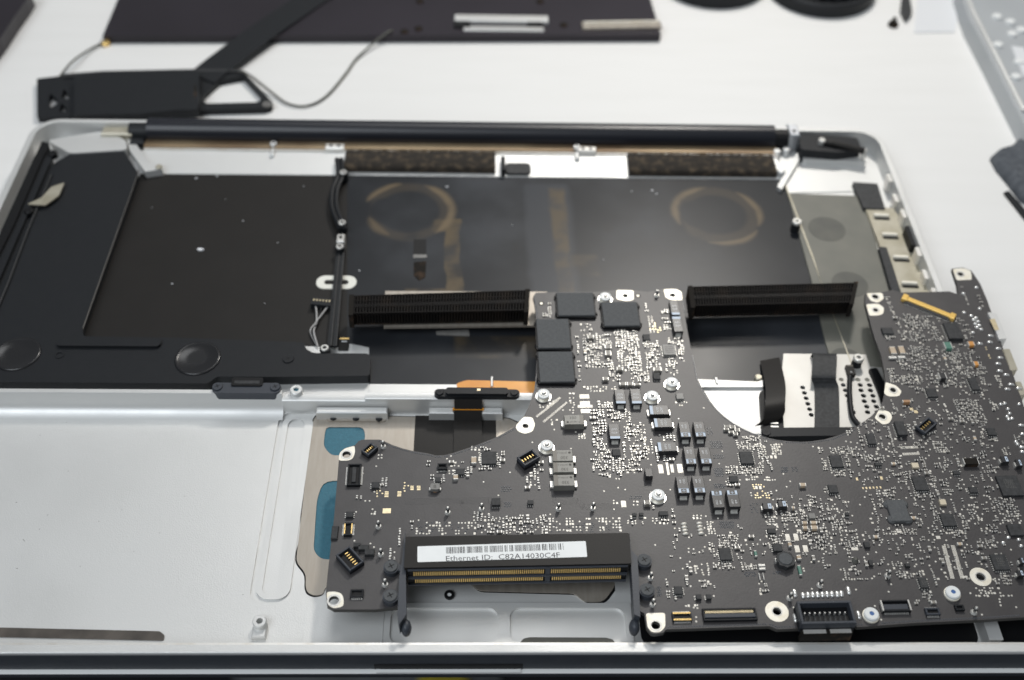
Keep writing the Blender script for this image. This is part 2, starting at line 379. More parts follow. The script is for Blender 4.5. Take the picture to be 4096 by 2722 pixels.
# tray slot, bracket tab, front bars
sl = MB(); sl.prism(rr(124.2, 20.2, 134.4, 91.4, 4), 14.25, 14.9, 'alu', holes=[rr(126.0, 21.4, 131.6, 89.8, 2.7)]); sl.build('slot_frame', case, bevel=.15)
sl = MB(); sl.prism([(129.19,77.97),(132.34,77.99),(135.01,42.04),(132.78,22.05),(130.33,22.05),(129.79,51.81)], 14.2, 14.55, 'alu'); sl.build('slot_rib', case)
tab = MB(); tp = (127.4,11.11); tab.ring(tp[0], tp[1], 15, 18.2, 2.1, .95, 'alu', 24, .3); tab.box(tp[0], tp[1]-2.6, 15, 16.4, 4.2, 3.6, 'alu', ch=.4); tab.cyl(tp[0], tp[1], 15, 15.4, .95, 'whitering', 12); tab.build('screw_tab', case, smooth=True)
fb = MB(); fb.prism(rounded([(44.93,10.84),(98.51,9.42),(100.13,8.17),(100.21,6.51),(45.87,7.78)], .5, 3), L0, L0+.35, 'darkbrown'); fb.build('dark_strip', case)
# steps and pockets in the deck near the memory gap
st = MB(); st.prism([(140, 3.5), (163, 3.5), (163, 15.6), (150, 15.6), (150, 18.7), (140, 18.7)], L0, L0+.5, 'alu'); st.build('deck_step', case, bevel=.15)
st = MB(); st.prism(rr(163.2, 3.5, 236, 18.4, .8), L0, L0+.9, 'alu', holes=[rr(165, 5.0, 196.5, 16.8, 3), rr(200, 5.0, 234, 16.8, 3)]); st.build('pocket_frame', case, bevel=.2)
st = MB(); st.prism(rounded([(202.61,5.33),(203.9,7),(205.68,7.41),(227.84,7.26),(229.95,6.7),(230.59,5.17)], .5, 3), L0, L0+.4, 'oliveround'); st.build('dark_strip', case)
# trackpad support plate with teal cut outs
TP = [(134.79,91.71),(168.5,90.96),(195.9,90.75),(200.35,90.77),(233.04,69.43),(232.2,25.11),(228.11,19.44),(222.25,19.44),(219.8,22.4),(190.42,23.27),(187.77,26.58),(145.97,25.78),(144.6,23.84),(144.39,22.06),(141.87,21.46),(139.55,22.65),(138.8,24.73),(138.43,29.25),(134.96,33.23),(134.51,58.56),(133.84,85.42)]
TPs = rounded(TP, 2.0, 3)
gp = MB(); gx = sum(p[0] for p in TPs)/len(TPs); gy = sum(p[1] for p in TPs)/len(TPs)
gp.prism([(gx+(p[0]-gx)*1.012+.0, gy+(p[1]-gy)*1.014) for p in TPs], 14.2, 14.32, 'blackdeep'); gp.build('plate_gap', case)
H1 = rounded([(139,86.4),(151.56,86.47),(152.49,81.79),(151.25,75.35),(142.06,74.03),(138.81,78.02),(138.69,83.58)], 2, 3); H2 = rounded([(140.23,63.74),(154.89,64.67),(156.43,34.2),(142.52,34.18),(139.81,37.29),(138.85,56.87)], 3, 3)
pl = MB(); pl.prism(TPs, 14.3, 14.75, 'steel', holes=[H1, H2]); pl.build('trackpad_plate', case, bevel=.08)
te = MB(); te.prism([(136.28,88.44),(156.09,88.56),(159.83,32.78),(138.69,32.75)], 14.33, 14.42, 'teal'); te.build('trackpad_sheet', case)
tp2 = MB(); tp2.prism([(168.77,91.57),(196.2,91.35),(196.65,65.57),(168.86,67.22)], 14.76, 14.86, 'blackgloss'); tp2.build('black_film', case)
cl = MB(); cl.prism(rounded([(138.5,92),(158.58,91.75),(159.07,88.68),(138.82,88.75)], 1, 2), 14.76, 15.15, 'steel'); cl.build('hinge_clip', case)
for x, y in [(141.05,90.02),(148.71,89.87),(156.51,89.73)]:
    b = MB(); screw(b, x, y, 15.3, 1.15); b.build('screw', case)
b = MB(); x, y = (181.99,21.63); b.ring(x, y, 14.7, 15.4, 1.5, .7, 'blackdeep'); b.cyl(x, y, 14.7, 15.0, .7, 'whitering'); b.build('rubber_grommet', case)
# right front wells: black sheets paint the board's shade; silver bridge
wl = MB(); a = (238.26,6.03); b2 = (337.77,8.8); wl.prism(rr(a[0], 4.2, b2[0], 60, 4), 15.0, 15.4, 'blackdeep'); wl.build('well_shade', case)
wl = MB(); a = (342.91,8.8); wl.prism(rr(a[0], 4.2, W-4, 60, 4), 15.0, 15.4, 'blackdeep'); wl.build('well_shade', case)
wl = MB(); wl.prism([(b2[0]+.5, 3.6), (a[0]-.5, 3.6), (a[0]-.5, 60), (b2[0]+.5, 60)], 15, 20.5, 'alu'); wl.build('well_bridge', case, bevel=.5)

# ---- rear: hinge cover, vent strip, ledge
tube = MB()
x0, y0 = (48.31,242.07); x1, y1 = (317.45,242.02); TR = 5.2
yc = (y0+y1)/2+3.6; zc = 20.0
def xcyl(mb, x0, x1, yc, zc, r, m, seg=28): mb.loft([[(x, yc+r*math.cos(2*math.pi*i/seg), zc+r*math.sin(2*math.pi*i/seg)) for i in range(seg)] for x in (x0, x1)], m)
xcyl(tube, x0, x1, yc, zc, TR, 'blacksatin'); tube.build('hinge_cover', case, smooth=True)
h = MB(); xcyl(h, x0-8, x0, yc-.4, zc-.8, 4.2, 'black', 18); h.box(x0-4, yc-5.5, 15, 19.5, 6, 5, 'black', ch=.5); h.build('hinge_end', case, smooth=True)
h = MB(); h.box(x0-13, yc-1, 16, 21.2, 13, 7, 'beige', ch=.6); h.box(x0-14, yc-3.4, 15.5, 20.8, 9, 2.0, 'blackdeep'); h.build('hinge_bracket', case)
h = MB(); xcyl(h, x1, x1+6, yc-.3, zc-.6, 4.3, 'blackdeep', 18); h.build('hinge_end', case, smooth=True)
h = MB(); h.box(x1+8.5, yc+1.0, 16, 23.6, 4.6, 8.4, 'alu_dark', ch=.5); h.cyl(x1+8.5, yc-.2, 23.55, 23.65, 1.0, 'blackdeep'); h.build('hinge_bracket', case)
h = MB(); h.prism(rounded([(328.2,246.94),(353.49,243.33),(353.48,234.97),(342.66,232.64),(327.16,234.48)], 1.5, 3), 15, 22, 'black'); h.build('hinge_block', case, bevel=.6)
h = MB(); p0 = (337.18,238.86); p1 = (354.16,233.34); h.tube([(p0[0], p0[1], 22.6), (p0[0]+4, p0[1]-1.2, 23.0), (p1[0], p1[1], 22.4)], 1.5, 'blackgloss', 10); h.cyl(p0[0]-.4, p0[1], 20, 24.2, 1.6, 'tin', 14, ch=.3); h.cyl(p1[0], p1[1], 19, 23.4, 1.2, 'tin', 14, ch=.3); h.build('hinge_arm', case, smooth=True)
VY = yc-TR-.6
v1 = MB(); v1.prism([(x0-1, VY-3.2), (x1+1, VY-3.2), (x1+1, VY+1.6), (x0-1, VY+1.6)], 15, 18.2, 'bronze'); v1.build('vent_strip', case, bevel=.3)
v1 = MB(); v1.prism([(x0-1, VY-4.2), (x1+1, VY-4.2), (x1+1, VY-3.3), (x0-1, VY-3.3)], 15, 17.6, 'alu_cut'); v1.build('vent_edge', case, bevel=.2)
lg = MB(); xl = (48.61,222.24)[0]; lg.prism([(xl-4, 222.4), (318, 222.4), (318, VY-4.25), (xl-4, VY-4.25)], 15.0, lambda x, y: 15.25+(y-222.4)*.12, 'alu'); lg.build('rear_ledge', case)
for (px, py) in [(102.02,241.34),(231.6,241.34)]:
    b = MB(); b.cyl(px, VY-1.5, 15, 19.6, 1.5, 'alu', 18, ch=.3); b.cyl(px, VY-1.5, 19.58, 19.66, .55, 'blackdeep', 10); b.box(px, VY-5, 15.2, 18, 1.8, 6, 'alu', ch=.4); b.build('screw_post', case, smooth=True)
for (px, py) in [(128.19,237.66),(235.89,236.6)]:
    b = MB(); b.box(px, VY-2.4, 15, 19.0, 8, 3.2, 'alu_cut', ch=.3); b.box(px-1.6, VY-2.4, 19.0, 19.1, 1.2, 1.4, 'blackdeep'); b.box(px+1.6, VY-2.4, 19.0, 19.1, 1.2, 1.4, 'blackdeep'); b.build('vent_clip', case)
def fuzzy_bar(name, x0, x1, ya, yb, z0, z1, m):
    mb = MB(); n = 60; loops = []
    for i in range(n+1):
        x = x0+(x1-x0)*i/n; j = lambda s: random.uniform(-s, s)
        loops.append([(x, ya, z0), (x, ya+j(.2), z1-.9+j(.2)), (x, ya+.9+j(.2), z1+j(.22)), (x, yb-.9+j(.2), z1+j(.22)), (x, yb+j(.2), z1-.8), (x, yb, z0)])
    mb.loft(loops, m); return mb.build(name, case, smooth=True, ang=80)
fa = (133.02,230); fb_ = (196.59,231.14); fuzzy_bar('foam_strip', fa[0], fb_[0], 224.0, VY-3.6, 15.2, 18.4, 'foam')
fa = (253.04,226.16); fb_ = (315.83,227.26); fuzzy_bar('foam_strip', fa[0], fb_[0], 223.4, VY-3.8, 15.2, 18.4, 'foam')
b = MB(); xa, ya = (201.04,230.04); b.box(xa-1.2, 227, 15.2, 19, 1.8, 9.5, 'black', ch=.3); b.prism(rr(xa-.2, 223, xa+10.5, 230, 2), 15.2, 16.6, 'chip'); b.build('cable_clip', case, bevel=.2)

# ---- left bay: film floor, raised plastic frame
ff = MB(); ff.prism([(48.41,221.69),(129.4,221.92),(134.47,222),(142.92,123.16),(46.21,126.59)], 15.0, 15.2, 'blackgloss'); ff.build('bay_floor', case)
sf = MB()
SF = [(18.98,230.67),(40.11,232.26),(49.16,217.71),(48.1,129),(49.61,124.05),(84.64,123.52),(127.93,121.78),(129.07,118.4),(131.87,116.53),(151.13,116.49),(152,115.03),(152.49,105.99),(120.82,105.13),(99.93,105.17),(97.5,101.95),(26.77,102.02),(17.94,102.15),(6.24,140.1),(8.06,177.26),(9.62,217.89)]
sf.prism(rounded(SF, 1.0, 2), 15.0, LE, 'black'); sf.build('plastic_frame', case, bevel=.45)
e_ = MB(); p0 = (48.85,219.69); p1 = (47.98,127.47); e_.ribbon([(p0[0]+.3, p0[1], 18.7), (p1[0]+.35, p1[1], 18.5)], .42, .3, 'lipglint'); e_.build('frame_glint', case, bevel=.1)  # thin pale strip: edge highlight painted as geometry
r_ = MB(); p = [(16.13,222.07), (14.81,178.88), (12.64,116.52)]
r_.prism([(5.2, 226), (12.5, 226), (12.5, 97), (5.2, 97)], 15, 20.6, 'black'); r_.build('edge_channel', case, bevel=.8)
r_ = MB(); r_.tube([(14.5, 215, 19.2), (14.5, 180, 19.2), (15.5, 150, 19.2), (15.5, 98, 19.2)], .8, 'black'); r_.build('frame_seam', case, smooth=True)
bx, by = (59.51,120.16)
r_ = MB(); xa = (41.6,120.21); xb = (77.93,119.27); r_.prism(rr(xa[0], xa[1]-1.9, xb[0], xa[1]+1.9, 1.6), LE, LE+1.1, 'black'); r_.build('foam_bar', case, bevel=.4)
for (x, y) in [(29.02,115.03),(91.81,113.5)]:
    b = MB()
    for k, (r, z) in enumerate(((8.0, 0), (7.6, .55), (7.0, .5), (6.6, .18))): pass
    prof_ = [(8.0, LE), (7.9, LE+.35), (7.5, LE+.62), (7.0, LE+.5), (6.5, LE+.2), (3, LE+.16)]
    b.loft([[(x+r*math.cos(2*math.pi*i/40)*(1+.02*math.sin(3*i)), y+r*math.sin(2*math.pi*i/40), z) for i in range(40)] for r, z in prof_], 'clear'); b.build('glue_dome', case, smooth=True, ang=80)
b = MB(); x, y = (123.41,113.56); screw(b, x, y, LE+.1, 2.0); b.build('screw', case)
b = MB(); x, y = (43.66,114.74); b.ring(x, y, LE, LE+.25, 1.6, 1.1, 'black'); b.build('moulded_ring', case)
# left rear corner metal
lc = MB(); lc.prism(rounded([(6.81,238.16),(29.16,245.39),(39.81,238.79),(41.62,232.15),(18.49,229.33)], 2, 3), 15, 19.6, 'alu'); lc.build('corner_block', case, bevel=.6)
lc = MB(); lc.prism([(38.65,242.11),(41.53,241.55),(52.29,224.88),(57.66,224.97),(58.46,220.89),(51.69,219.03),(42.44,233.03)], 15, 18.4, 'alu'); lc.build('corner_bracket', case, bevel=.4)
b = MB(); x, y = (56.85,221.9); b.cyl(x, y, 15, 19.2, 1.4, 'beige', 16, ch=.3); b.build('screw_post', case, smooth=True)
for (x, y) in [(12.16,227.43),(12.68,190.45)]:
    b = MB(); b.cyl(x, y, 19, 21.4, 1.9, 'blackdeep', 16, ch=.4); b.build('rubber_plug', case, smooth=True)
b = MB(); b.prism(rounded([(15.43,198.43),(17.56,205.33),(22.02,208.2),(21.9,199.9),(18.35,193.89),(10.93,194.31)], .6, 2), 20.4, 21.0, 'beige'); b.build('spring_clip', case, bevel=.15)
b = MB(); b.prism([(6.15,234.52),(9.41,233.07),(9.75,180.21),(8.99,160.28),(6.23,161.46)], 15, 21.8, 'blackdeep'); b.build('slot_seal', case, bevel=.3)
# sensor plug on the divider
b = MB(); p = [(101.74,98.7),(122.29,98.07)]; xa, xb = p[0][0], p[1][0]
b.prism(rr(xa-1.2, 93.6, xb+1.4, 98.2, 2.2), 20, 23.7, 'socket'); b.build('sensor_bar', case, bevel=.3)
bb = MB(); bb.prism(rr(xa+5, 96.5, xb-5, 100.2, .8), 18, 24.2, 'blackdeep'); bb.box((xa+xb)/2, 98, 24.2, 24.3, 8.4, 1.4, 'chip'); bb.build('sensor_window', case)
for x in (xa+.6, xb-.6):
    b = MB(); screw(b, x, 96.2, 23.9, 1.7, 'socket', .5); b.build('screw', case)
b = MB(); x, y = (128.59,96.1); b.ring(x, y, 20, R-.1, 2.2, .9, 'alu', 20, .3); b.cyl(x, y, 20, R-1, .95, 'teal', 12); b.build('screw_boss', case, smooth=True)

# ---- cable guide, plug and ring in the middle
cg = MB()
pts = [(*q, 18.2) for q in [(129.7,229.22),(131.23,218.37),(129.84,208.37),(130.71,197.33),(133.82,187.99),(135.21,184.07)]]
cg.tube(smoothpath(pts), 1.0, 'black', 8); pts2 = [(x+1.9, y, z) for x, y, z in pts]; cg.tube(smoothpath(pts2), 1.0, 'black', 8)
cg.build('cable_guide', case, smooth=True)
cg = MB()
for k in (0, 1):
    p = [(135.33,172.39), (136.87,121.41)]; q_ = [(137.01,172.41), (138.72,121.43)]
    s_ = (p, q_)[k]; cg.ribbon([(s_[0][0], s_[0][1], 16.6), (s_[1][0], s_[1][1], 16.6)], 1.5, .9, 'black'); cg.tube([(s_[0][0]+.5, s_[0][1], 17.4), (s_[1][0]+.5, s_[1][1], 17.4)], .45, 'chip', 8)
cg.build('cable_guide', case, smooth=True)
for (x, y) in [(133.5,218.52),(135.8,186.53),(136.21,172.37),(135.7,118.41)]:
    b = MB(); b.cyl(x, y, 15, 19.4, 1.9, 'black', 16); b.ring(x, y, 18.8, 20.0, 1.5, .75, 'tin', 18, .2); b.cyl(x, y, 19, 19.3, .75, 'blackdeep', 10); b.build('standoff', case, smooth=True)
b = MB(); x, y = (136.02,177.76); b.box(x, y, 15.2, 19.4, 3.0, 4.6, 'tin', ch=.3); b.box(x, y+.3, 19.4, 19.5, 1.2, 1.6, 'blackdeep'); b.build('cable_clamp', case)
b = MB(); x, y = (135.98,156.59); b.prism(rr(x-7.6, y-3.6, x+7.6, y+3.6, 3.4, 8), 15.2, 15.6, 'ivory', holes=[rr(x-4.6, y-1.3, x+4.6, y+1.3, 1.2)]); b.build('slot_ring', case)
plug = MB(); x, y = (131.92,143.85); plug.box(x, y, 15.2, 18, 7.6, 3.8, 'black', -.12, ch=.2)
for k in range(6): plug.box(x-2.9+k*1.16, y+.3-.12*(k-2.5)*1.1, 18, 18.08, .45, .9, 'goldpad', -.12)
po = plug.build('fan_plug', case)
for k, dx in enumerate((-2.1, 0.2, 2.3)):
    wv = MB(); e0 = (130.87,130.55); e1 = (130.96,122.3)
    wv.tube(smoothpath([(x+dx, y-1.8, 16.8), (x+dx*.5-.4, y-5, 16.6), (e0[0]+.5*math.sin(k*2), e0[1]+3, 16.2+.2*k), (e0[0]-1.2+.7*math.cos(k*2), e0[1]-1, 16.4), (e1[0]+1.5, e1[1]+.5, 15.8)]), .32, 'wire' if k != 1 else 'blackdeep', 6); wv.build('wire', case, smooth=True)
b = MB(); x, y = (141.63,124.33); b.box(x, y, 15.2, 15.6, 3.6, 6.0, 'blackgloss'); b.box(x, y+2.6, 15.6, 15.66, 3.3, .7, 'gold'); b.box(x, y+1.2, 15.6, 15.64, 2.0, .5, 'print'); b.build('flex_end', case)

# ---- middle bay: stained base film
mb_ = MB(); mb_.prism([(134.49,221.87),(317.84,222.06),(321.72,174.18),(325.09,139.2),(322.52,107.74),(321.39,102.63),(151.98,105.64),(150.71,123.14),(142.75,125.22)], 15.0, 15.3, 'stain'); mb_.build('base_film', case)
b = MB(); b.prism([(164.12,181.74),(169.09,181.81),(169.41,173.1),(164.34,173.04)], 15.3, 15.36, 'blackdeep'); b.build('film_slot', case)
b = MB(); b.prism([(164.37,172.56),(169.61,172.63),(169.67,170.87),(164.46,170.55)], 15.3, 15.6, 'chipgrey'); b.build('film_clip', case)
b = MB(); b.prism(rounded([(164.71,168.53),(169.57,169.09),(169.59,159.74),(167.18,157.78),(165.07,160.66)], .6, 2), 15.3, 15.36, 'soot'); b.build('film_flap', case)
b = MB(); b.prism(rounded([(174.49,131.01),(186.51,132.01),(186.87,128.71),(174.86,129.25)], .3, 2), 15.3, 15.7, 'chipgrey'); b.build('torn_film', case)
b = MB(); b.box((194.88,109.83)[0], 105.2, 15.2, 17.4, .8, 4.5, 'alu', ch=.2); b.build('rib_post', case)
sv = MB(); sv.prism([(152.5, 100.5), (236, 100.5), (236, 104.2), (152.5, 104.2)], 15, 16.6, 'alu'); sv.build('bay_ledge', case, bevel=.3)
kf = MB(); kf.prism(rounded([(182.31,104.54),(186.07,106.18),(211.87,105.57),(211.63,97.96),(197.39,97.86),(183.9,100.14)], 1, 2), 16.6, 16.75, 'kapton'); kf.build('orange_flex', case)
ir = MB(); p = [(176.37,96.94),(203.15,95.96)]; xa, xb = p[0][0], p[1][0]
ir.prism(rr(xa-1, 92.6, xb+1, 96.0, 1.5), 21.4, 23.6, 'black'); ir.prism(rr(xa+3, 92.9, xb-3, 95.7, .8), 23.6, 24.8, 'black'); ir.build('infrared_bar', case, bevel=.3)
for x in (xa+.8, xb-.8):
    b = MB(); screw(b, x, 94.3, 23.8, 1.3); b.build('screw', case)
b = MB(); b.box((xa+xb)/2+.6, 94.6, 24.8, 24.9, 1.1, .9, 'goldpad'); b.build('sensor_eye', case)

# ---- right bay
ow = MB(); ow.prism(rounded([(318.68,212.21),(349.49,210.99),(347.63,156.36),(346.3,133.07),(334.33,107.21),(317.25,107.08),(316.84,126.15),(318.25,160.88)], .6, 2), 15, 16, 'olive'); ow.build('shield_plate', case, bevel=.12)
for (x, y, r) in [(330.43,189.59,7.5),(332.66,157.29,7.0),(322.6,117.47,6.0)]:
    b = MB(); b.cyl(x, y, 16, 16.06, r, 'oliveround', 30); b.build('round_spot', case)
se = MB(); se.prism([(318.07,221.21),(318.63,221.22),(321.49,173.18),(321.55,160.71),(324.23,115.7),(323.76,115.7),(320.88,172.66)], 15, 16.3, 'beige'); se.build('bay_edge', case, bevel=.15)
b = MB(); b.prism(rounded([(319.92,238.25),(334.62,241.62),(355.12,235.21),(353.27,214.99),(318.96,213.28),(316.64,226.09)], 1, 2), 15, 15.4, 'alu'); b.build('corner_floor', case)
b = MB(); b.prism([(346.97,218.25),(357.24,217.26),(356.55,200.79),(347.66,201.21)], 15, 17.6, 'chip'); b.build('foam_block', case, bevel=.4)
b = MB(); b.prism([(347.91,176.64),(350.91,176.16),(350.13,147.17),(346.58,146.19)], 15, 18.4, 'chip'); b.build('foam_strip', case, bevel=.3)
pb = MB(); PB = [(348.68,202.99),(360.73,202.06),(363.51,152.61),(349.84,148.19),(349.36,170.12)]
pb.prism(PB, 15, 17, 'beige'); pb.build('port_bracket', case, bevel=.3)
for (x, y) in [(353.68,196.35),(354.36,184.54),(355.35,171.12),(354.97,156.27)]:
    b = MB(); b.box(x, y, 16.9, 18.4, 6.2, 1.4, 'lug', -.05, ch=.3); b.box(x+.4, y-1.3, 17.0, 17.3, 6, 1.0, 'blackdeep', -.05); b.build('bracket_tab', case)
for k in range(7):
    b = MB(); y = 216-k*11.5; b.prism(rr(W-4.2, y-2.6, W-2.6, y+2.6, .7), 16.5, 20.5 if k % 2 else 21.8, 'alu_cut'); b.build('port_frame', case, bevel=.4)
b = MB(); x, y = (361.02,180.46); b.prism(rr(x-1.2, y-6, x+1.6, y+6, 1.3), 16, 20.8, 'blackdeep'); b.build('port_grommet', case, bevel=.4)
for i, (x, y) in enumerate([(317.39,189.39),(325.48,114.95)]):
    b = MB(); b.cyl(x, y, 15, 19.4, 1.9, 'black', 16, r1=1.7); b.ring(x, y, 19.2, 20.4, 1.9, .8, 'tin', 20, .25); b.cyl(x, y, 19.2, 19.6, .8, 'chipgrey', 10); b.build('standoff', case, smooth=True)
for (x, y) in [(318.3,238.12),(322.75,239.75),(317.75,224.51)]:
    b = MB(); b.cyl(x, y, 15, 18.6, 1.7, 'alu', 16, ch=.4); b.build('screw_post', case, smooth=True)
b = MB(); b.prism([(327.97,239.68),(330.02,238.48),(316.04,213.26),(314.61,215.54)], 15.2, 17.2, 'alu'); b.build('corner_rib', case, bevel=.3)
b = MB(); b.prism(rounded([(329.29,237.19),(356.71,239.54),(355.82,231.57),(328.84,232.9)], 1, 2), 15, 18, 'alu'); b.build('corner_step', case, bevel=.5)
# speaker corner seen through the round cut out of the board
wp = MB(); wp.prism([(266.08,104.37),(290.35,104.55),(287.17,83.77),(263.47,83.63)], 15, 15.4, 'alu'); wp.build('white_floor', case)
wp = MB(); wp.prism([(266,107.47),(288.46,106.42),(290.6,107.25),(290.05,103.98),(265.54,103.8)], 15, 16.5, 'alu'); wp.build('bay_ledge', case, bevel=.3)
b = MB(); x, y = (273.95,106.6); b.box(x, y, 15, 17, .9, 3, 'alu', ch=.2); b.build('rib_post', case)
b = MB(); x, y = (289.16,108.44); b.cyl(x, y, 15, 17, 1.4, 'beige', 16, ch=.4); b.build('screw_post', case, smooth=True)
pf = MB(); PF = [(300.31,120.37),(330.35,120.2),(330.39,114.25),(338.99,113.47),(334.07,91.22),(331.96,82.78),(292.02,82.56),(293.06,90.96)]
cx0, cy0 = (324.57,107.96); cx1, cy1 = (304.15,104.12)
hl = []
for j in range(7):
    for i in range(3): hl.append(circ(cx0+i*3.35+.3*(j % 2), cy0-j*2.5, .95, 12))
for j in range(6): hl.append(circ(cx1+.12*j, cy1-j*2.5, .9, 12))
cx2, cy2 = (318.67,107.91)
for j in range(7): hl.append(circ(cx2+.15*j, cy2-j*2.5, .9, 12))
pf.prism(PF, 15.6, 16.15, 'grille', holes=hl); pf.build('speaker_grille', case)
b = MB(); b.prism([(299.77,120.77),(338.03,111.77),(331.23,84.26),(292.46,84.04)], 15.02, 15.12, 'blackdeep'); b.build('grille_backing', case)
b = MB(); bp_ = [(288.06,100.48),(296.95,107.64),(293.61,83.99),(286.2,83)]; b.prism(bp_, 15.4, 17.5, 'blackdeep')
o_ = b.build('cable_board', case, bevel=.2)
b = MB()
for j, (x, y) in enumerate([(292.16,100.07),(291.92,98.67),(291.83,97.28),(291.74,95.9),(293.53,100.08),(293.43,98.68),(293.19,97.29),(293.1,95.91),(289.79,86.4),(290.68,86.4),(291.57,86.41),(289.68,84.88),(290.57,84.88),(291.45,84.89)]):
    b.box(x, y, 17.5, 18.0, .9, .6, 'tin')
b.box(*(290.56,96.09), 17.5, 18.1, 2.6, 1.4, 'tin'); b.build('chip_row', case, kind='stuff')
rb = MB(); a = (295.73,114.44); c1 = (296.8,101.6); c2 = (293.78,91.82); c3 = (289.44,88.05)
rb.ribbon(smoothpath([(a[0]-1, a[1]+3, 16.2), (c1[0]-3.5, c1[1], 20.0), (c2[0]-2.6, c2[1], 21.5), (c3[0]+1, c3[1], 19.5), (c3[0]-2, c3[1]-2, 17.8)]), 7.5, .15, 'blackgloss', side=(1, .25, 0)); rb.build('flex_cable', case, smooth=True)
rb = MB(); a = (313.85,116.75); m_ = (311.4,106); e2 = (312.12,102.09); e3 = (308.23,82.59)
rb.ribbon(smoothpath([(a[0], a[1]+1.5, 16.3), (a[0], a[1], 19.5), (m_[0], m_[1]+.8, 19.8), (m_[0], m_[1]-.6, 18.5), (e2[0], e2[1], 16.6), (e3[0], e3[1], 16.4)], 5), 8.6, .2, 'chip'); rb.build('flat_cable', case, smooth=True)
rb = MB(); rb.tube(smoothpath([(*q, 17.4) for q in [(321.52,108.33),(319.93,101.8),(318.62,93.84),(318.45,88.98),(320.42,85.17),(322.21,83.29)]]), .9, 'black', 10); rb.build('round_cable', case, smooth=True)
b = MB(); x, y = (322.3,111.11); b.box(x, y, 16, 18, 2.6, 4.6, 'blackgloss'); b.box(x, y+1.9, 18, 18.06, 2.4, .7, 'tantbrown'); po = b.build('flex_end', case); lettering('JL', x, y-1.2, 18.05, 1.0, .8, 'print', po)
b = MB(); b.prism([(288.05,83.07),(323.25,83.66),(322.41,80.09),(287.41,79.33)], 15.4, 19.5, 'black'); b.build('speaker_bar', case, bevel=.3)
b = MB(); x, y = (286.7,81.19); screw(b, x, y, 19.4, 1.6); b.build('screw', case)
b = MB(); b.prism(rounded([(329.1,112.49),(332.43,113.35),(334.09,102.25),(329.97,90.36),(330.09,102.22)], 1, 3), 15.4, 16.8, 'blackdeep'); b.build('rubber_seal', case, bevel=.3)
# dust and crumbs
ds = MB()
for n_, (x, y, sz) in enumerate([(81.77,174.45,1.5),(74.36,155.23,.5),(72.1,218.91,.7),(80.45,220.5,.6),(95.47,192.05,.4),(176.49,214.89,.7),(262.01,214,.7),(263.6,211.74,.5),(253.39,213.29,.4),(170.93,145.75,.3),(144.14,163.3,.5),(110.94,179.17,.3),(57.74,199.58,.25),(110.45,145.1,.3),(86.42,205.54,.25),(203.26,190.95,.25),(238.62,170.69,.3),(117.19,214.49,.3)]):
    b = MB() if n_ == 0 else ds; pts = [(x+sz*random.uniform(.5, 1)*math.cos(a), y+sz*.55*random.uniform(.5, 1)*math.sin(a)) for a in [k*math.pi/4 for k in range(8)]]
    b.prism(pts, 15.25, 15.25+sz*.4, 'crumb')
    if n_ == 0: tag(b.build('crumb'), 'tiny white crumb lying on the large black bay floor', 'crumb')
for (x, y, l, a) in [(50.79,40.74,1.6,-.8),(54.43,44.84,.5,.2),(44.52,54.91,.6,.3),(91.73,43.56,.4,0),(55.54,50.13,.5,1),(72,47.83,.4,0),(51.6,30.66,.6,.4),(120.63,21.76,.4,0),(78.17,52.17,.3,.5),(57.67,67.26,.4,1.2),(96.75,57.4,.35,.2),(70.26,31.47,.3,0),(85.17,36.77,.35,.8)] + [(60.48,91.41,.5,1.1),(55.8,95.33,.4,.2),(44.6,82.12,.4,.6),(51.95,87.79,.3,0)]:
    ds.box(x, y, 15.0, 15.05, l*.7, .13, 'chipgrey', a)
tag(ds.build('dust', kind='stuff'), 'scattered specks of dust inside the open case', 'dust')

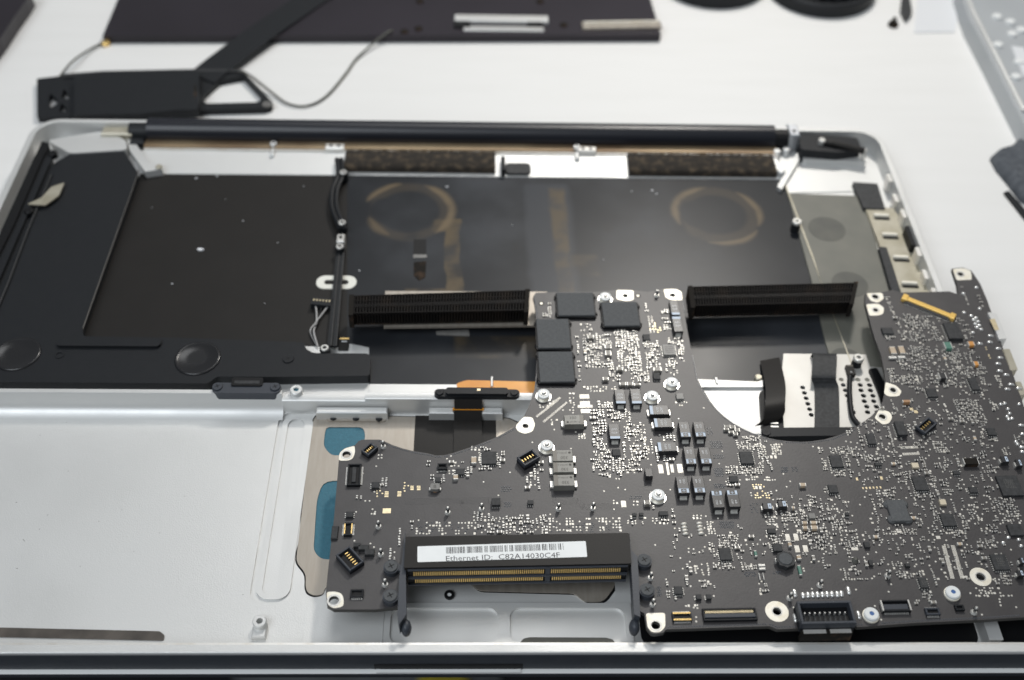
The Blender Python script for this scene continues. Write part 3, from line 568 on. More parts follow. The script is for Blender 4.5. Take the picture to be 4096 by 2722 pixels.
# ================================================================= LOGIC BOARD
B = 26.5; BA = 0.022
board = thing('logic_board', 'black laptop logic board crowded with silver components laid across the open case', 'circuit board', (250, 70, 23.0))
OUT = ([(210.24,139.13),(210.91,140.31),(217.33,140.67),(233.1,140.98),(240.35,142.15),(243.16,142.35),(246.94,142.06),(251.84,141.19),(257.88,142.77),(262.59,142.83),(264.48,141.41),(264.29,136.81),(264.15,129.84),(264.12,120.27),(264.43,110.25),(264.74,99.1),(265.94,94.06),(267.05,91.22)]
 + [(267.53,89.34),(269.24,85.46),(271.49,82.14),(274.02,79.23),(276.63,77.11),(279.73,75.07),(283.35,73.42),(287.05,72.33),(290.83,71.73),(295.14,71.45),(299.09,71.78),(303.14,72.54),(307.87,74.17),(312.25,76.32),(316.31,79.05),(320.52,82.25),(324.1,85.82),(326.25,89.09),(327.92,93.07),(329.26,97.78),(330.1,102.91),(330.72,110.24),(330.41,118.85),(330.7,129.24),(331.04,136.11),(332.38,141.43),(338.92,142.05),(343.09,143.28),(345.5,141.89),(363.99,142.73),(366.98,141.18),(368.03,146.75),(368.53,155.21),(372.81,155.92),(375.69,154.14),(376.88,146.86),(376.78,137.38),(376.13,128.19),(375,113.48),(374.67,105),(374.38,96.09),(373.58,86.79)]
 + [(382.2,94.29),(378.12,57.57),(369.27,25.36),(361.43,7.18)]
 + [(347.51,7.53),(335.62,6.71),(315.73,5.69),(298.48,4.36),(297.43,5.5)]
 + [(281.94,3.98),(275.51,3.68),(273.41,4.69),(259.69,4.24),(243.85,3.69),(242.97,2.69),(240.44,2.2)]
 + [(239.46,2.45),(238.36,4.17),(238.17,8.76),(235.33,10.34),(235.73,23.83),(169.51,22.58),(169.04,10.8),(161.07,9.99),(149.7,9.99),(147.65,11.23),(146.88,15.14),(146.78,22.81),(146.8,41.07),(146.29,62.53),(146.34,66.09)]
 + [(146.23,66.09),(147.53,68.02),(150.85,69.34),(151.86,70.97),(153.09,71.63),(158.71,71.66),(160.82,70.62),(162.94,69.4),(166.06,68.12),(169.16,67.17),(171.98,66.6),(174.54,66.1),(176.84,65.34),(179.63,65.45),(182.15,66.27),(185.94,67.9),(189.75,69.54),(194.88,72.18)]
 + [(196.37,72.91),(200,75.52),(202.3,77.27),(205.3,81.82),(206.86,85.66),(208.1,89.89),(209.04,93.51),(209.86,100.9),(210.32,113.42),(210.6,126.51),(210.21,135.56),(209.74,137.86)])
HOLES = []
lugs = [(243.46,139,1.0),(260.79,139.4,1.1)] + [(148.52,65.4,1.35)] + [(149.43,12.86,1.45),(240.97,4.87,1.3)] + [(205.69,77.42,1.0)] + [(335.56,139.5,1.1),(334.02,132.54,.9),(330.87,93.96,1.0),(324.32,82.15,1.1),(370.84,152.04,1.0)]
rings = [(276.32,9.33,1.25,3.35)] + [(338.87,20.85,1.3,3.15)]
for x, y, r in lugs: HOLES.append(circ(x, y, r, 14))
for x, y, r, ro_ in rings: HOLES.append(circ(x, y, r, 16))
bd = MB(); bd.prism(OUT, B-1.5, B, 'pcb', holes=HOLES, side='pcb_edge'); sub = bd.build('board', board)
# lug pads (cream plated areas round the screw holes)
LUGP = [[(240.43,141.98),(246.78,141.85),(246.33,136.82),(243.53,136.26),(240.11,137.17)], [(257.86,142.61),(262.58,142.74),(264.32,141.33),(264.18,136.9),(260.16,136.85),(258.14,138.41)],
 [(146.33,66.09),(147.55,67.83),(150.79,69.08),(151.16,66.43),(150.66,63.88),(149.22,63.05),(146.26,63.03),(146.22,65.13)], [(147.05,15.63),(149.59,15.77),(151.43,15.14),(152.18,13.44),(152.31,10.94),(149.68,10.27),(147.8,11.42)],
 [(238.51,8.76),(244.06,8.9),(243.66,4.4),(242.01,2.72),(239.61,2.72),(238.59,4.31)], [(202.4,77.4),(205.19,81.44),(208.12,81.2),(208.81,78.06),(207.96,75.25),(205.52,74.19),(203.13,75.23)],
 [(332.67,141.27),(338.71,141.65),(338.51,138.52),(335.9,136.32),(333.39,137.3)], [(331.23,135.5),(335.8,135.93),(337.49,133.87),(336.48,130.81),(334.9,129.89),(331.17,129.62)],
 [(329.23,97.64),(332.43,96.11),(333.79,93.44),(332.22,91.24),(328.65,91.08),(327.45,92.4)], [(324.32,85.69),(327.47,84.22),(327.71,81.98),(326.04,79.42),(323.66,78.77),(321.61,81.62)], [(368.67,154.88),(372.69,155.5),(375.36,153.98),(374.3,149.08),(368.47,148.69)]]
for k, pts in enumerate(LUGP):
    x, y, r = [l for l in lugs][k] if k < len(lugs) else (0, 0, 0)
    b = MB(); b.prism(rounded(pts, .8, 3), B+.02, B+.09, 'lug', holes=[circ(x, y, r, 14)])
    b.ring(x, y, B+.09, B+.16, r+.55, r, 'tin', 18); b.build('screw_lug', board)
for x, y, r, ro_ in rings:
    b = MB(); b.ring(x, y, B+.02, B+.12, ro_, r, 'lug', 32); b.ring(x, y, B-.6, B+.18, r+.3, r-.02, 'tin', 24); b.build('ground_ring', board)
def rc(q, ang=BA):
    x0, y0, x1, y1 = q[:4]; dx, dy = x1-x0, y1-y0; ca, sa = math.cos(-ang), math.sin(-ang)
    return (x0+x1)/2, (y0+y1)/2, max(.3, abs(dx*ca-dy*sa)), max(.3, abs(dx*sa+dy*ca))
# foam topped memory chips
for q in [(218.27,138.71,231.65,127.32),(234.3,134.09,247.23,122.31),(210.52,125.19,222.22,111.32),(210.67,109.32,222.73,95.68)]:
    x, y, w, d = rc(q)
    b = MB(); b.prism(rr(x-w/2-.5, y-d/2-.5, x+w/2+.5, y+d/2+.5, .9), B, B+1.0, 'blackdeep'); o = b.build('memory_chip', board, bevel=.3)
    b = MB(); b.box(x, y, B+1.0, B+1.7, w, d, 'rubber', BA, ch=.12); b.build('foam_pad', o)
    b = MB()
    for sx in (-1, 1):
        for sy in (-1, 1): b.cyl(x+sx*(w/2-.2), y+sy*(d/2-1.6), B, B+1.25, 1.2, 'blackdeep', 14, ch=.4)
    b.build('corner_glue', o, smooth=True)
q = [(316.88,47.82,322.87,39.88)]
x, y, w, d = rc(q[0]); b = MB(); b.box(x, y, B, B+1.2, w, d, 'rubber', BA, ch=.2); o = b.build('controller_chip', board)
b = MB()
for sx in (-1, 1):
    for sy in (-1, 1): b.cyl(x+sx*(w/2-.5), y+sy*(d/2-1.2), B, B+.95, 1.5, 'rubber', 14, ch=.5)
b.build('corner_glue', o, smooth=True)
# moulded chips with legs
def chip(q, h, m='chip', legs='b', name='chip', z=B):
    x, y, w, d = rc(q); b = MB(); b.box(x, y, z, z+h, w, d, m, BA, ch=.08); o = b.build(name, board)
    if legs:
        l = MB(); n = max(3, int(w/.62)); ca, sa = math.cos(BA), math.sin(BA)
        for k in range(n):
            t = -w/2+w*(k+.5)/n
            if 'b' in legs: l.box(x+t*ca+(d/2+.16)*sa, y+t*sa-(d/2+.16)*ca, z, z+.3, .24, .5, 'tin', BA)
            if 't' in legs: l.box(x+t*ca-(d/2+.16)*sa, y+t*sa+(d/2+.16)*ca, z, z+.3, .24, .5, 'tin', BA)
        n = max(3, int(d/.62))
        for k in range(n):
            t = -d/2+d*(k+.5)/n
            if 'l' in legs: l.box(x-(w/2+.16)*ca-t*sa, y-(w/2+.16)*sa+t*ca, z, z+.3, .5, .24, 'tin', BA)
            if 'r' in legs: l.box(x+(w/2+.16)*ca-t*sa, y+(w/2+.16)*sa+t*ca, z, z+.3, .5, .24, 'tin', BA)
        l.build('leg_row', o, kind='stuff')
    return o
for q in [(254.11,113.79,258.59,108.96)]: chip(q, 1.0, 'chipgrey', 'blr')
for q in [(247.87,118.76,250.28,115.99),(249.56,100.46,252,97.64)]: chip(q, 1.0, 'chip', 'bt')
for q in [(256.43,91.26,258.96,88.81)]: chip(q, 1.0, 'chipgrey', 'bt')
for q in [(233.18,67.37,235.8,64.87),(245.7,43.38,248.48,41.91),(205.62,47.34,207.42,45.92),(237.51,42.7,238.81,41.68),(239.65,42.86,240.9,41.83)]: chip(q, 1.0, 'chip', 'bt')
for q in [(242.74,58.78,245.08,55.74)]: chip(q, 2.2, 'tant', '')
for q in [(191.42,66.17,196.23,61.36)]: chip(q, 1.0, 'chip', 'blr')
for q in [(183.31,59.49,186.22,57.2),(176.91,56.11,178.75,54.39)]: chip(q, .9, 'chip', 'blr')
for q in [(157.33,54.11,159.82,51.92),(150.4,42.95,152.66,41.04)]: chip(q, 1.0, 'chip', 'lr')
for q in [(194.56,47.77,197.23,45.22)]: chip(q, 1.5, 'chip', 'b')
for q in [(273.89,66.61,278.26,61.83),(302.75,65.27,306.77,60.62)]: chip(q, 1.0, 'chip', 'blr')
for q in [(269.25,56.88,271.94,54.65),(299.94,53.59,302.85,50.66),(278.02,37.12,280.53,35.51),(303.11,43.24,304.33,42.06)]: chip(q, 1.0, 'chip', 'bl')
for q in [(291.46,42.4,293.54,40.52)]: chip(q, 1.6, 'chipgrey', 'lr')
for q in [(262.21,30.13,265.91,26.08),(247.35,17.03,249.89,14.55)]: chip(q, 1.0, 'chip', 'blr')
for q in [(278.61,31.63,281.44,29.16),(253.38,14.4,254.99,12.83),(256.39,14.4,257.88,12.93)]: chip(q, 1.0, 'chip', 'l')
for q in [(316.67,74.39,319.57,70.03),(327.34,56.92,331.84,51.67),(332.43,42.69,336.77,38.3),(344.41,52.95,347.06,50.81),(357.3,76.91,360.24,73.97)]: chip(q, 1.0, 'chip', 'blr')
for q in [(327.12,79.01,330.34,73.38)]: chip(q, 1.6, 'chip', 'l')
for q in [(354.4,57.35,361.25,49.76)]: chip(q, 1.0, 'chip', '', 'bridge_chip')
for q in [(341.39,59.5,343.48,58.06),(316.99,62.63,319.13,61.36)]: chip(q, .8, 'chip', 'bt')
for q in [(333.57,122.81,337.51,119.85)]: chip(q, 1.0, 'chip', 'bt')
for q in [(356.27,125.04,361.67,117.34)]: chip(q, 1.4, 'chip', 'lr')
for q in [(357.69,99,360.64,93.66),(341.69,94.17,345.23,90.33)]: chip(q, 1.0, 'chip', 'bl')
for q in [(319.73,20.04,322.2,16.66),(343.52,28.04,348.31,22.79)]: chip(q, 1.0, 'chip', 'blr')
for q in [(306.52,32.48,308.21,30.62),(352.14,38.98,356.39,34.99),(306.44,26.09,307.69,24.3),(317.16,25,318.55,23.9)]: chip(q, .9, 'chip', '')
def etch(q, rows, h):
    x, y, w, d = rc(q); e = MB(); rn = random.Random(rows)
    for r_ in range(rows):
        xx = x-w*.3
        while xx < x+w*.3:
            l = rn.uniform(.15, .5); e.box(xx+l/2, y+d*.28-r_*d*.56/max(1, rows-1), B+h+.005, B+h+.012, l, d*.28/rows, 'etchmark', BA); xx += l+rn.uniform(.1, .25)
    o_ = e.build('etched_marking', board, kind='stuff')
for q in [(254.11,113.79,258.59,108.96)]: etch(q, 4, 1.0)
for q in [(355.38,56.79,360.32,51.53)]: etch(q, 7, 1.0)
for q in [(344.28,27.54,347.54,23.4),(320.03,19.56,321.98,17.14)]: etch(q, 5, 1.0)
# tantalum capacitors, portrait: body, terminal, plus mark, lettering
def tant(q, h, kind, flip=False, marks=True):
    x, y, w, d = rc(q); body = 'tantgrey' if kind == '330' else 'tant'
    ca, sa = math.cos(BA), math.sin(BA)
    P_ = lambda a, c: (x+a*ca-c*sa, y+a*sa+c*ca)
    b = MB(); b.box(x, y, B+.1, B+h, w, d, body, BA, ch=.12)
    if kind == '330':
        e = -1 if flip else 1
        b.box(*P_(e*(w/2-w*.12), 0), B+.2, B+h+.012, w*.2, d*.97, 'tantbrown', BA)
        for s_ in (-1, 1): b.box(*P_(s_*(w/2+.45), -.2), B, B+.9, 1.0, d*.55, 'tin', BA)
    else:
        if d > w:
            b.box(*P_(0, -d/2-.05), B+.1, B+1.2, w*.62, .16, 'tin', BA); b.box(*P_(0, -d/2-.35), B+.02, B+.25, w*.62, .8, 'tin', BA)
        else:
            for s_ in (-1, 1): b.box(*P_(s_*(w/2+.3), 0), B+.02, B+.9, .7, d*.6, 'tin', BA)
    o = b.build('capacitor', board); z = B+h+.015
    if kind == '68':
        e = 1 if flip else -1
        mk = MB()
        for s_ in (-1, 1): mk.box(*P_(s_*w*.34, e*d*.33), z, z+.02, w*.2, d*.26, 'mark', BA)
        mk.box(*P_(0, e*d*.22), z, z+.02, w*.9, .12, 'mark', BA); mk.box(*P_(0, e*d*.34), z, z+.02, w*.26, .16, 'mark', BA); mk.box(*P_(0, e*d*.34), z, z+.02, .16, w*.26, 'mark', BA)
        mk.build('polarity_mark', o)
        for t, dx in (('68', -.18), ('C0D', .14)):
            px, py = P_(dx*w*(-e if flip else 1), -e*d*.2); lettering(t, px, py, z, d*.20*(1 if t == '68' else 1.35), w*.17, 'print', o, BA+math.pi/2*(1 if not flip else -1))
    elif kind == '470':
        mk = MB()
        if d > w: mk.box(*P_(0, (-1 if not flip else 1)*d*.42), z, z+.02, w*.92, d*.15, 'mark', BA)
        else: mk.box(*P_(-w*.41, 0), z, z+.02, w*.16, d*.92, 'mark', BA)
        mk.build('polarity_mark', o)
        if d > w:
            for t, dy in (('GGNF', .12), ('470', -.10)): px, py = P_(0, dy*d); lettering(t, px, py, z, w*.56, d*.13, 'print', o, BA+math.pi)
        else:
            for t, dx in (('470', -.08), ('GGNF', .12)): px, py = P_(dx*w, 0); lettering(t, px, py, z, d*.56, w*.12, 'print', o, BA+math.pi/2)
    else:
        r = math.pi if flip else 0; s_ = -1 if flip else 1
        px, py = P_(-.06*w*s_, .2*d*s_); lettering('330', px, py, z, w*.34, d*.26, 'printdark', o, BA+r)
        px, py = P_(.02*w*s_, -.25*d*s_); lettering('J010H d', px, py, z, w*.48, d*.2, 'printdark', o, BA+r)
        mk = MB(); px, py = P_(-.34*w*s_, -.25*d*s_); mk.cyl(px, py, z, z+.02, .42, 'printdark', 14); mk.build('polarity_mark', o)
for q in [(255.41,77.4,258.94,71.1),(260.24,77.43,263.86,71.23)]: tant(q, 2.7, '68')
for q in [(255.8,67.19,259.34,60.18),(260.64,66.95,264.29,60.33),(252.04,55.34,255.8,48.89),(257.07,55.49,260.77,49.05)]: tant(q, 2.7, '68')
for q in [(262.29,50,265.93,43.61),(267.13,50.2,270.77,43.86)]: tant(q, 2.7, '68', True)
for q in [(258.8,134.42,261.95,127.3),(235.64,91.84,239.13,85.63),(240.9,92.09,244.48,85.66)]: tant(q, 2.2, '470')
for q in [(258.76,126.3,262.11,118.98)]: tant(q, 2.2, '470', True)
for q in [(232.52,76.87,236.13,70.72),(246.59,84.78,253,80.98),(247.6,79.32,253.57,75.59),(247.78,69.35,253.87,65.75)]: tant(q, 2.2, '470')
for q in [(218.25,80.15,224.76,76.29)]: tant(q, 2.6, '330')
for q in [(213.78,65.62,220.36,61.33),(213.79,60.73,220.39,56.94),(213.75,55.86,220.36,51.72)]: tant(q, 2.6, '330', True)
for q in [(277.85,45.81,280.77,43.56),(282.71,46.72,285.36,44.46)] + [(351.53,26.29,352.55,24.42),(349.4,21.95,351.11,20.05)] + [(357.83,64.36,360.1,62.06),(362.26,63.16,363.92,60.49)]:
    x, y, w, d = rc(q); b = MB(); b.box(x, y, B, B+2, w, d, 'tant', BA, ch=.12)
    for s_ in (-1, 1): b.box(x+s_*(w/2+.2), y, B, B+1.1, .5, d*.6, 'tin', BA)
    o = b.build('capacitor', board); mk = MB(); mk.box(x+w*.22, y, B+2.01, B+2.03, w*.36, d*.8, 'mark', BA); mk.box(x+w*.22, y, B+2.03, B+2.05, .15, d*.45, 'tant', BA); mk.box(x+w*.22, y, B+2.03, B+2.05, w*.2, .15, 'tant', BA); mk.build('polarity_mark', o)
# larger passives
def blockp(q, h, m, name, ends=True, vert=False):
    x, y, w, d = rc(q); b = MB(); b.box(x, y, B+.05, B+h, w, d, m, BA, ch=.1)
    if ends:
        for s_ in (-1, 1):
            if vert: b.box(x, y+s_*(d/2+.1), B, B+h-.05, w*1.02, .4, 'tin', BA, ch=.1)
            else: b.box(x+s_*(w/2+.1), y, B, B+h-.05, .4, d*1.02, 'tin', BA, ch=.1)
    return b.build(name, board)
for q in [(334.01,113.13,336.04,110.21),(337.19,113.43,339.15,110.31)]: blockp(q, 1.2, 'ceramic', 'capacitor', True, True)
for q in [(332.83,109.12,335.63,108.01),(336.1,109.34,338.76,108.22)]: blockp(q, .8, 'tin', 'solder_bar', False)
for q in [(353.91,115.56,356.21,112.38)]: blockp(q, 1.4, 'green', 'inductor')
for q in [(362.81,116.14,364.63,114.14),(361.94,106.53,363.34,104.67)]: blockp(q, 1.2, 'orange', 'capacitor')
for q in [(347.84,100.67,349.97,97.94)]: blockp(q, 1.8, 'tant', 'capacitor')
for q in [(328.69,62.49,330.95,60.53),(333.76,48.21,335.81,46.22)]: blockp(q, .9, 'crystal', 'crystal', False)
for q in [(345.75,63.84,350.21,61.49)]: blockp(q, 1.6, 'soot', 'inductor')
for q in [(332.59,88.56,334.89,87.52)]: blockp(q, 1.4, 'brown', 'capacitor')
for q in [(188.15,63.76,189.81,61.71),(182.62,56.67,184.14,55.44)]: blockp(q, 1.2, 'ceramic', 'capacitor', True, True)
for q in [(283.52,32.15,284.48,31.08),(285.26,27.58,286.51,26.61)]: blockp(q, 1.0, 'ceramic', 'capacitor', True, True)
for q in [(289.31,39.74,290.6,38.81),(291.9,39.83,293.41,38.82),(289.1,37.99,290.35,36.92),(291.7,38.17,293.38,36.85),(291.32,54.15,292.85,52.92),(287.16,45.27,287.73,44.38)]: blockp(q, 1.2, 'ceramic', 'capacitor', True)
for q in [(273.27,24.79,275.38,23.97),(273.3,23.56,275.31,22.83)] : blockp(q, .8, 'tin', 'solder_bar', False)
for q in [(272.89,21.79,273.19,19.36),(274.07,21.79,274.37,19.36)]: blockp(q, .8, 'tin', 'solder_bar', False)
for q in [(272.8,29.22,273.62,27.69),(284.89,24.12,285.88,21.26)]: blockp(q, .8, 'green', 'resistor', True, True)
for q in [(238.02,96.02,239.79,94.6),(240.59,96.04,242.22,94.62),(242.98,95.63,244.64,94.56),(232.51,98.32,234.03,96.89),(250.19,102.85,252.48,101.22),(228.56,117.99,230.28,116.46),(234.26,113.42,236.07,111.53),(234.21,110.76,235.83,108.32),(237.61,102.94,239.27,101.48)]: blockp(q, 1.2, 'ceramic2', 'capacitor', True)
for q in [(241.73,47.24,243.23,45.69)]: blockp(q, 1.4, 'ceramic2', 'capacitor', True)
# slanted row of small capacitors beside the big cut out
for q in [(270.99,77.69,272.55,76.69),(272.8,77.54,274.18,76.2),(274.2,76.37,275.42,74.87),(270.69,76.52,271.85,75.52),(272.09,75.35,273.25,74.36),(273.53,74.53,274.53,73.37)]: blockp(q, 1.0, 'ceramic2', 'capacitor', True)
for q in [(153.66,31.46,155.64,30.21),(155.13,30.76,158.18,29.24),(157.11,29.38,159.94,27.45)]: chip(q, 1.4, 'chip', '')
# round inductor
x, y = (281.43,25.74)
b = MB(); b.prism([(x+r*math.cos(a), y+r*math.sin(a)) for k in range(16) for r, a in [((2.9, 2.55)[k % 2], k*math.pi/8)]], B, B+1.9, 'chip'); b.cyl(x, y, B+1.9, B+2.2, 2.05, 'rubber', 28, ch=.15)
for s_ in (-1, 1): b.box(x+s_*2.7, y, B, B+1.5, .7, 1.2, 'tin', BA)
b.build('inductor', board, bevel=.15)
x, y, w, d = rc([(175.59,53.12,178.57,50.86)][0])
b = MB(); b.prism(rounded([(x-w/2, y-d/2), (x+w/2, y-d/2), (x+w/2, y+d/2), (x-w/2, y+d/2)], .8, 4), B+.4, B+1.7, 'chipgrey'); b.prism(circ(x, y, d*.5, 20), B, B+.45, 'brown')
for s_ in (-1, 1): b.box(x+s_*(w/2), y-.2, B, B+.8, .9, 1.0, 'tin')
o = b.build('inductor', board, bevel=.15); lettering('B', x, y, B+1.72, .8, 1.1, 'printdark', o)
# washers with threaded studs (shared mesh)
b = MB(); b.ring(0, 0, 0, .12, 2.65, 1.4, 'silver', 32); b.cyl(0, 0, 0, 1.3, 2.05, 'lug', 32); b.cyl(0, 0, 1.3, 1.75, 2.1, 'whitering', 32, ch=.15); b.ring(0, 0, 1.75, 1.95, 1.2, .8, 'tin', 24, .1); b.cyl(0, 0, 1.7, 2.6, .62, 'tin', 16, ch=.15)
w0 = b.build('spring_washer', board, smooth=True); wme = w0.data; bpy.data.objects.remove(w0)
for x, y in [(235.97,137.03),(211.99,90.23),(255.61,95.81),(248.35,89.71)] + [(212.26,68.48),(246.11,49.17)]:
    put('spring_washer', wme, (x, y, B), board)
for x, y in [(303.07,7.86),(328.64,14.95)]:
    b = MB(); b.cyl(x, y, B, B+.5, 2.4, 'lug', 30); b.ring(x, y, B+.5, B+1.6, 2.15, .7, 'whitering', 30, .3); b.cyl(x, y, B+.5, B+1.45, .7, 'bluecore', 16); b.build('rubber_spacer', board, smooth=True)
# test pins
b = MB(); b.cyl(0, 0, 0, .5, 1.05, 'tin', 16, r1=.75); b.cyl(0, 0, .5, 1.6, .42, 'chipgrey', 10); b.cyl(0, 0, 1.6, 2.1, .62, 'chip', 10); b.cyl(0, 0, 2.1, 2.9, .42, 'tin', 10, ch=.15)
w0 = b.build('pin', board, smooth=True); pme = w0.data; bpy.data.objects.remove(w0)
for x, y in [(215.07,44.75),(225.73,45.08)] + [(159.97,68.8),(181.26,43.34),(191.54,44.67),(160.53,38.17),(161.88,28.37)] + [(163.77,18.09),(241.02,20.41),(240.8,11.64)] + [(290.52,18),(280.82,13.75)] + [(311.31,21.25),(333.37,9.08)] + [(255.01,139.21)]:
    put('pin', pme, (x, y, B), board)
# bare pads
def flatpad(q, m='pad', name='bare_pad'):
    x, y, w, d = rc(q); b = MB(); b.box(x, y, B+.01, B+.05+random.uniform(0, .03), w, d, m, BA); return b.build(name, board)
for q in [(253.48,62.19,255.23,58.73)] + [(247.43,61.96,249.02,58.5),(249.99,62.77,250.85,57.88),(251.31,61.98,252.35,58.83),(253.57,62.15,255.26,58.84),(224.05,88.25,227.41,86.59),(223.21,86.57,228.19,85.56),(224.12,84.84,227.33,83.21),(234.45,47.86,236.06,45.47)] + [(224.08,91.27,227.32,89.53)] + [(283.36,35.78,284.73,33.33),(285.87,35.9,287.3,33.44),(285.42,31.68,286.88,29.32),(287.94,31.74,289.42,29.44)] + [(283.98,65.76,284.76,64.61),(285.28,65.84,286.1,64.62),(277.12,53.69,277.93,52.46),(278.38,53.69,279.18,52.46)] + [(302.53,31.07,304.59,30.03),(329.39,35.2,330.7,34.11)]: flatpad(q)
for q in [(161.33,44.78,163.86,43.02)] + [(309.76,57.03,310.45,55.91),(317.62,57.54,318.43,56.32),(334.51,86.09,335.59,85.05),(335.59,85.05,336.88,83.84)]: flatpad(q, 'goldpad')
for q in [(310.96,53.37,311.46,52.57),(312.04,53.44,312.61,52.64),(313.17,53.5,313.76,52.7),(314.35,53.57,314.86,52.77),(315.47,53.64,315.99,52.84),(316.6,53.7,317.12,52.9)] + [(161.54,51.15,162.74,50.79),(161.57,50.6,162.77,50.25),(161.56,50,162.76,49.64),(161.55,49.4,162.75,49.04),(165.47,51.22,166.67,50.92),(165.45,50.74,166.69,50.44),(165.48,50.2,166.67,49.9),(165.45,49.71,166.65,49.36),(169.31,53.31,170.36,53),(169.34,52.7,170.39,52.33),(169.37,52.09,170.42,51.73),(171.34,53.31,172.49,53.01),(171.36,52.7,172.52,52.34),(171.39,52.09,172.54,51.73)]: flatpad(q, 'goldpad')
# rounded solder bars
def blobs(lst, w, d, name='solder_bar', m='silver', ang=BA):
    for x, y in lst:
        b = MB(); pts = rr(-w/2, -d/2, w/2, d/2, min(w, d)*.49, 4); ca, sa = math.cos(ang), math.sin(ang)
        T = lambda s_, z: [(x+(px*ca-py*sa)*s_, y+(px*sa+py*ca)*s_, z) for px, py in pts]
        b.loft([T(1, B), T(.95, B+.3), T(.7, B+.52), T(.3, B+.6)], m); b.build(name, board, smooth=True, ang=80)
blobs([(253.1,39.3),(253.1,38.08),(253.13,36.93),(253.16,35.72),(257.84,39.55),(257.85,38.33),(257.89,37.08),(257.93,35.9)], 1.9, .95, m='pad')
blobs([(284.88,14.54),(286.35,14.68),(287.77,14.76),(289.18,14.81),(290.59,14.86),(292,14.92),(293.41,14.97)] + [(294.94,14.95),(296.24,15.13)], 1.2, 2.2, 'solder_joint')
blobs([(282.57,15.28),(281.18,7.23)] + [(298.53,16.19),(299.67,8.18)], 1.15, 2.9, 'solder_joint')
blobs([(366.24,131.47),(368.39,129.86),(369.85,128.86),(368.67,127.83),(370.03,127.04),(368.65,125.81),(369.86,125.02),(368.69,124.01),(369.98,123.03),(366.47,121.41),(372.59,133.59),(374.75,144.75),(368.86,141.49),(375.89,130.96)], 1.5, 1.0, 'solder_joint', ang=-.4)
blobs([(372.48,119.88),(371.22,116.74),(370.99,106.4),(370.49,103.03),(370.46,94.6),(367.4,115.92),(376.14,120.11),(373.26,113.65),(372.4,96.79),(374.58,95),(372.58,109.24),(372.14,101.19)] + [(370.08,78.72),(369.39,74.99),(367.32,69.5),(366.93,67.53)], 2.1, .95, 'solder_joint', ang=-.15)
blobs([(366,87.87),(367.48,88.23),(367.78,85.78),(367.71,83.86),(366.46,82.47),(367.8,81.62),(366.61,81.27),(372.27,87.91),(365.96,71.8),(366.17,70.81)] + [(354.5,36.04),(354.54,33.88),(354.53,31.59),(349.39,32.72),(351.58,34.59)], 1.3, 1.1, 'solder_joint', m='silver')
# pad ladders
def ladder(p0, p1, n, w, t, m='pad'):
    b = MB(); a = math.atan2(p1[1]-p0[1], p1[0]-p0[0])
    for k in range(n):
        f_ = k/(n-1); b.box(p0[0]+(p1[0]-p0[0])*f_, p0[1]+(p1[1]-p0[1])*f_, B+.01, B+.06, t, w, m, a)
    b.build('pad_row', board, kind='stuff')
ladder((330.89,31.55), (330.39,20.4), 34, 1.2, .24); ladder((333.68,31.72), (333.33,20.46), 34, 1.2, .24)
ladder((209.48,81.59), (216.75,88.79), 28, .8, .2); ladder((211.72,79.36), (219.63,87.73), 28, .8, .2)
ladder((213.32,85.94), (217.46,89.81), 16, .8, .2)
ladder((327.36,69.22), (332.86,69.45), 18, 1.0, .2); ladder((327.36,66.55), (332.69,66.83), 18, 1.0, .2)
# ---- small components, scattered inside measured patches
PROTO = {}
def proto(key, parts):
    b = MB()
    for p in parts: p(b)
    PROTO[key] = b
def two_end(l, w, h, m):
    return [lambda b: b.box(0, 0, .02, h-.03, l*.62, w, m), lambda b: b.box(-l*.39, 0, 0, h, l*.24, w*1.04, 'tin'), lambda b: b.box(l*.39, 0, 0, h, l*.24, w*1.04, 'tin')]
proto('cs', two_end(1.05, .55, .5, 'ceramic2')); proto('rs', two_end(1.05, .55, .38, 'resist')); proto('cm', two_end(1.6, .85, .8, 'ceramic2')); proto('ct', two_end(1.6, .85, .8, 'ceramic'))
proto('xs', two_end(.78, .42, .32, 'ceramic2')); proto('dt', [lambda b: b.cyl(0, 0, 0, .10, .33, 'pad', 8, r1=.24)]); proto('vi', [lambda b: b.cyl(0, 0, 0, .14, .3, 'via', 8, r1=.16)]); proto('pq', [lambda b: b.box(0, 0, 0, .07, .75, .62, 'pad')]); proto('gd', [lambda b: b.cyl(0, 0, 0, .10, .34, 'goldpad', 8, r1=.26)])
small = []
taken = []
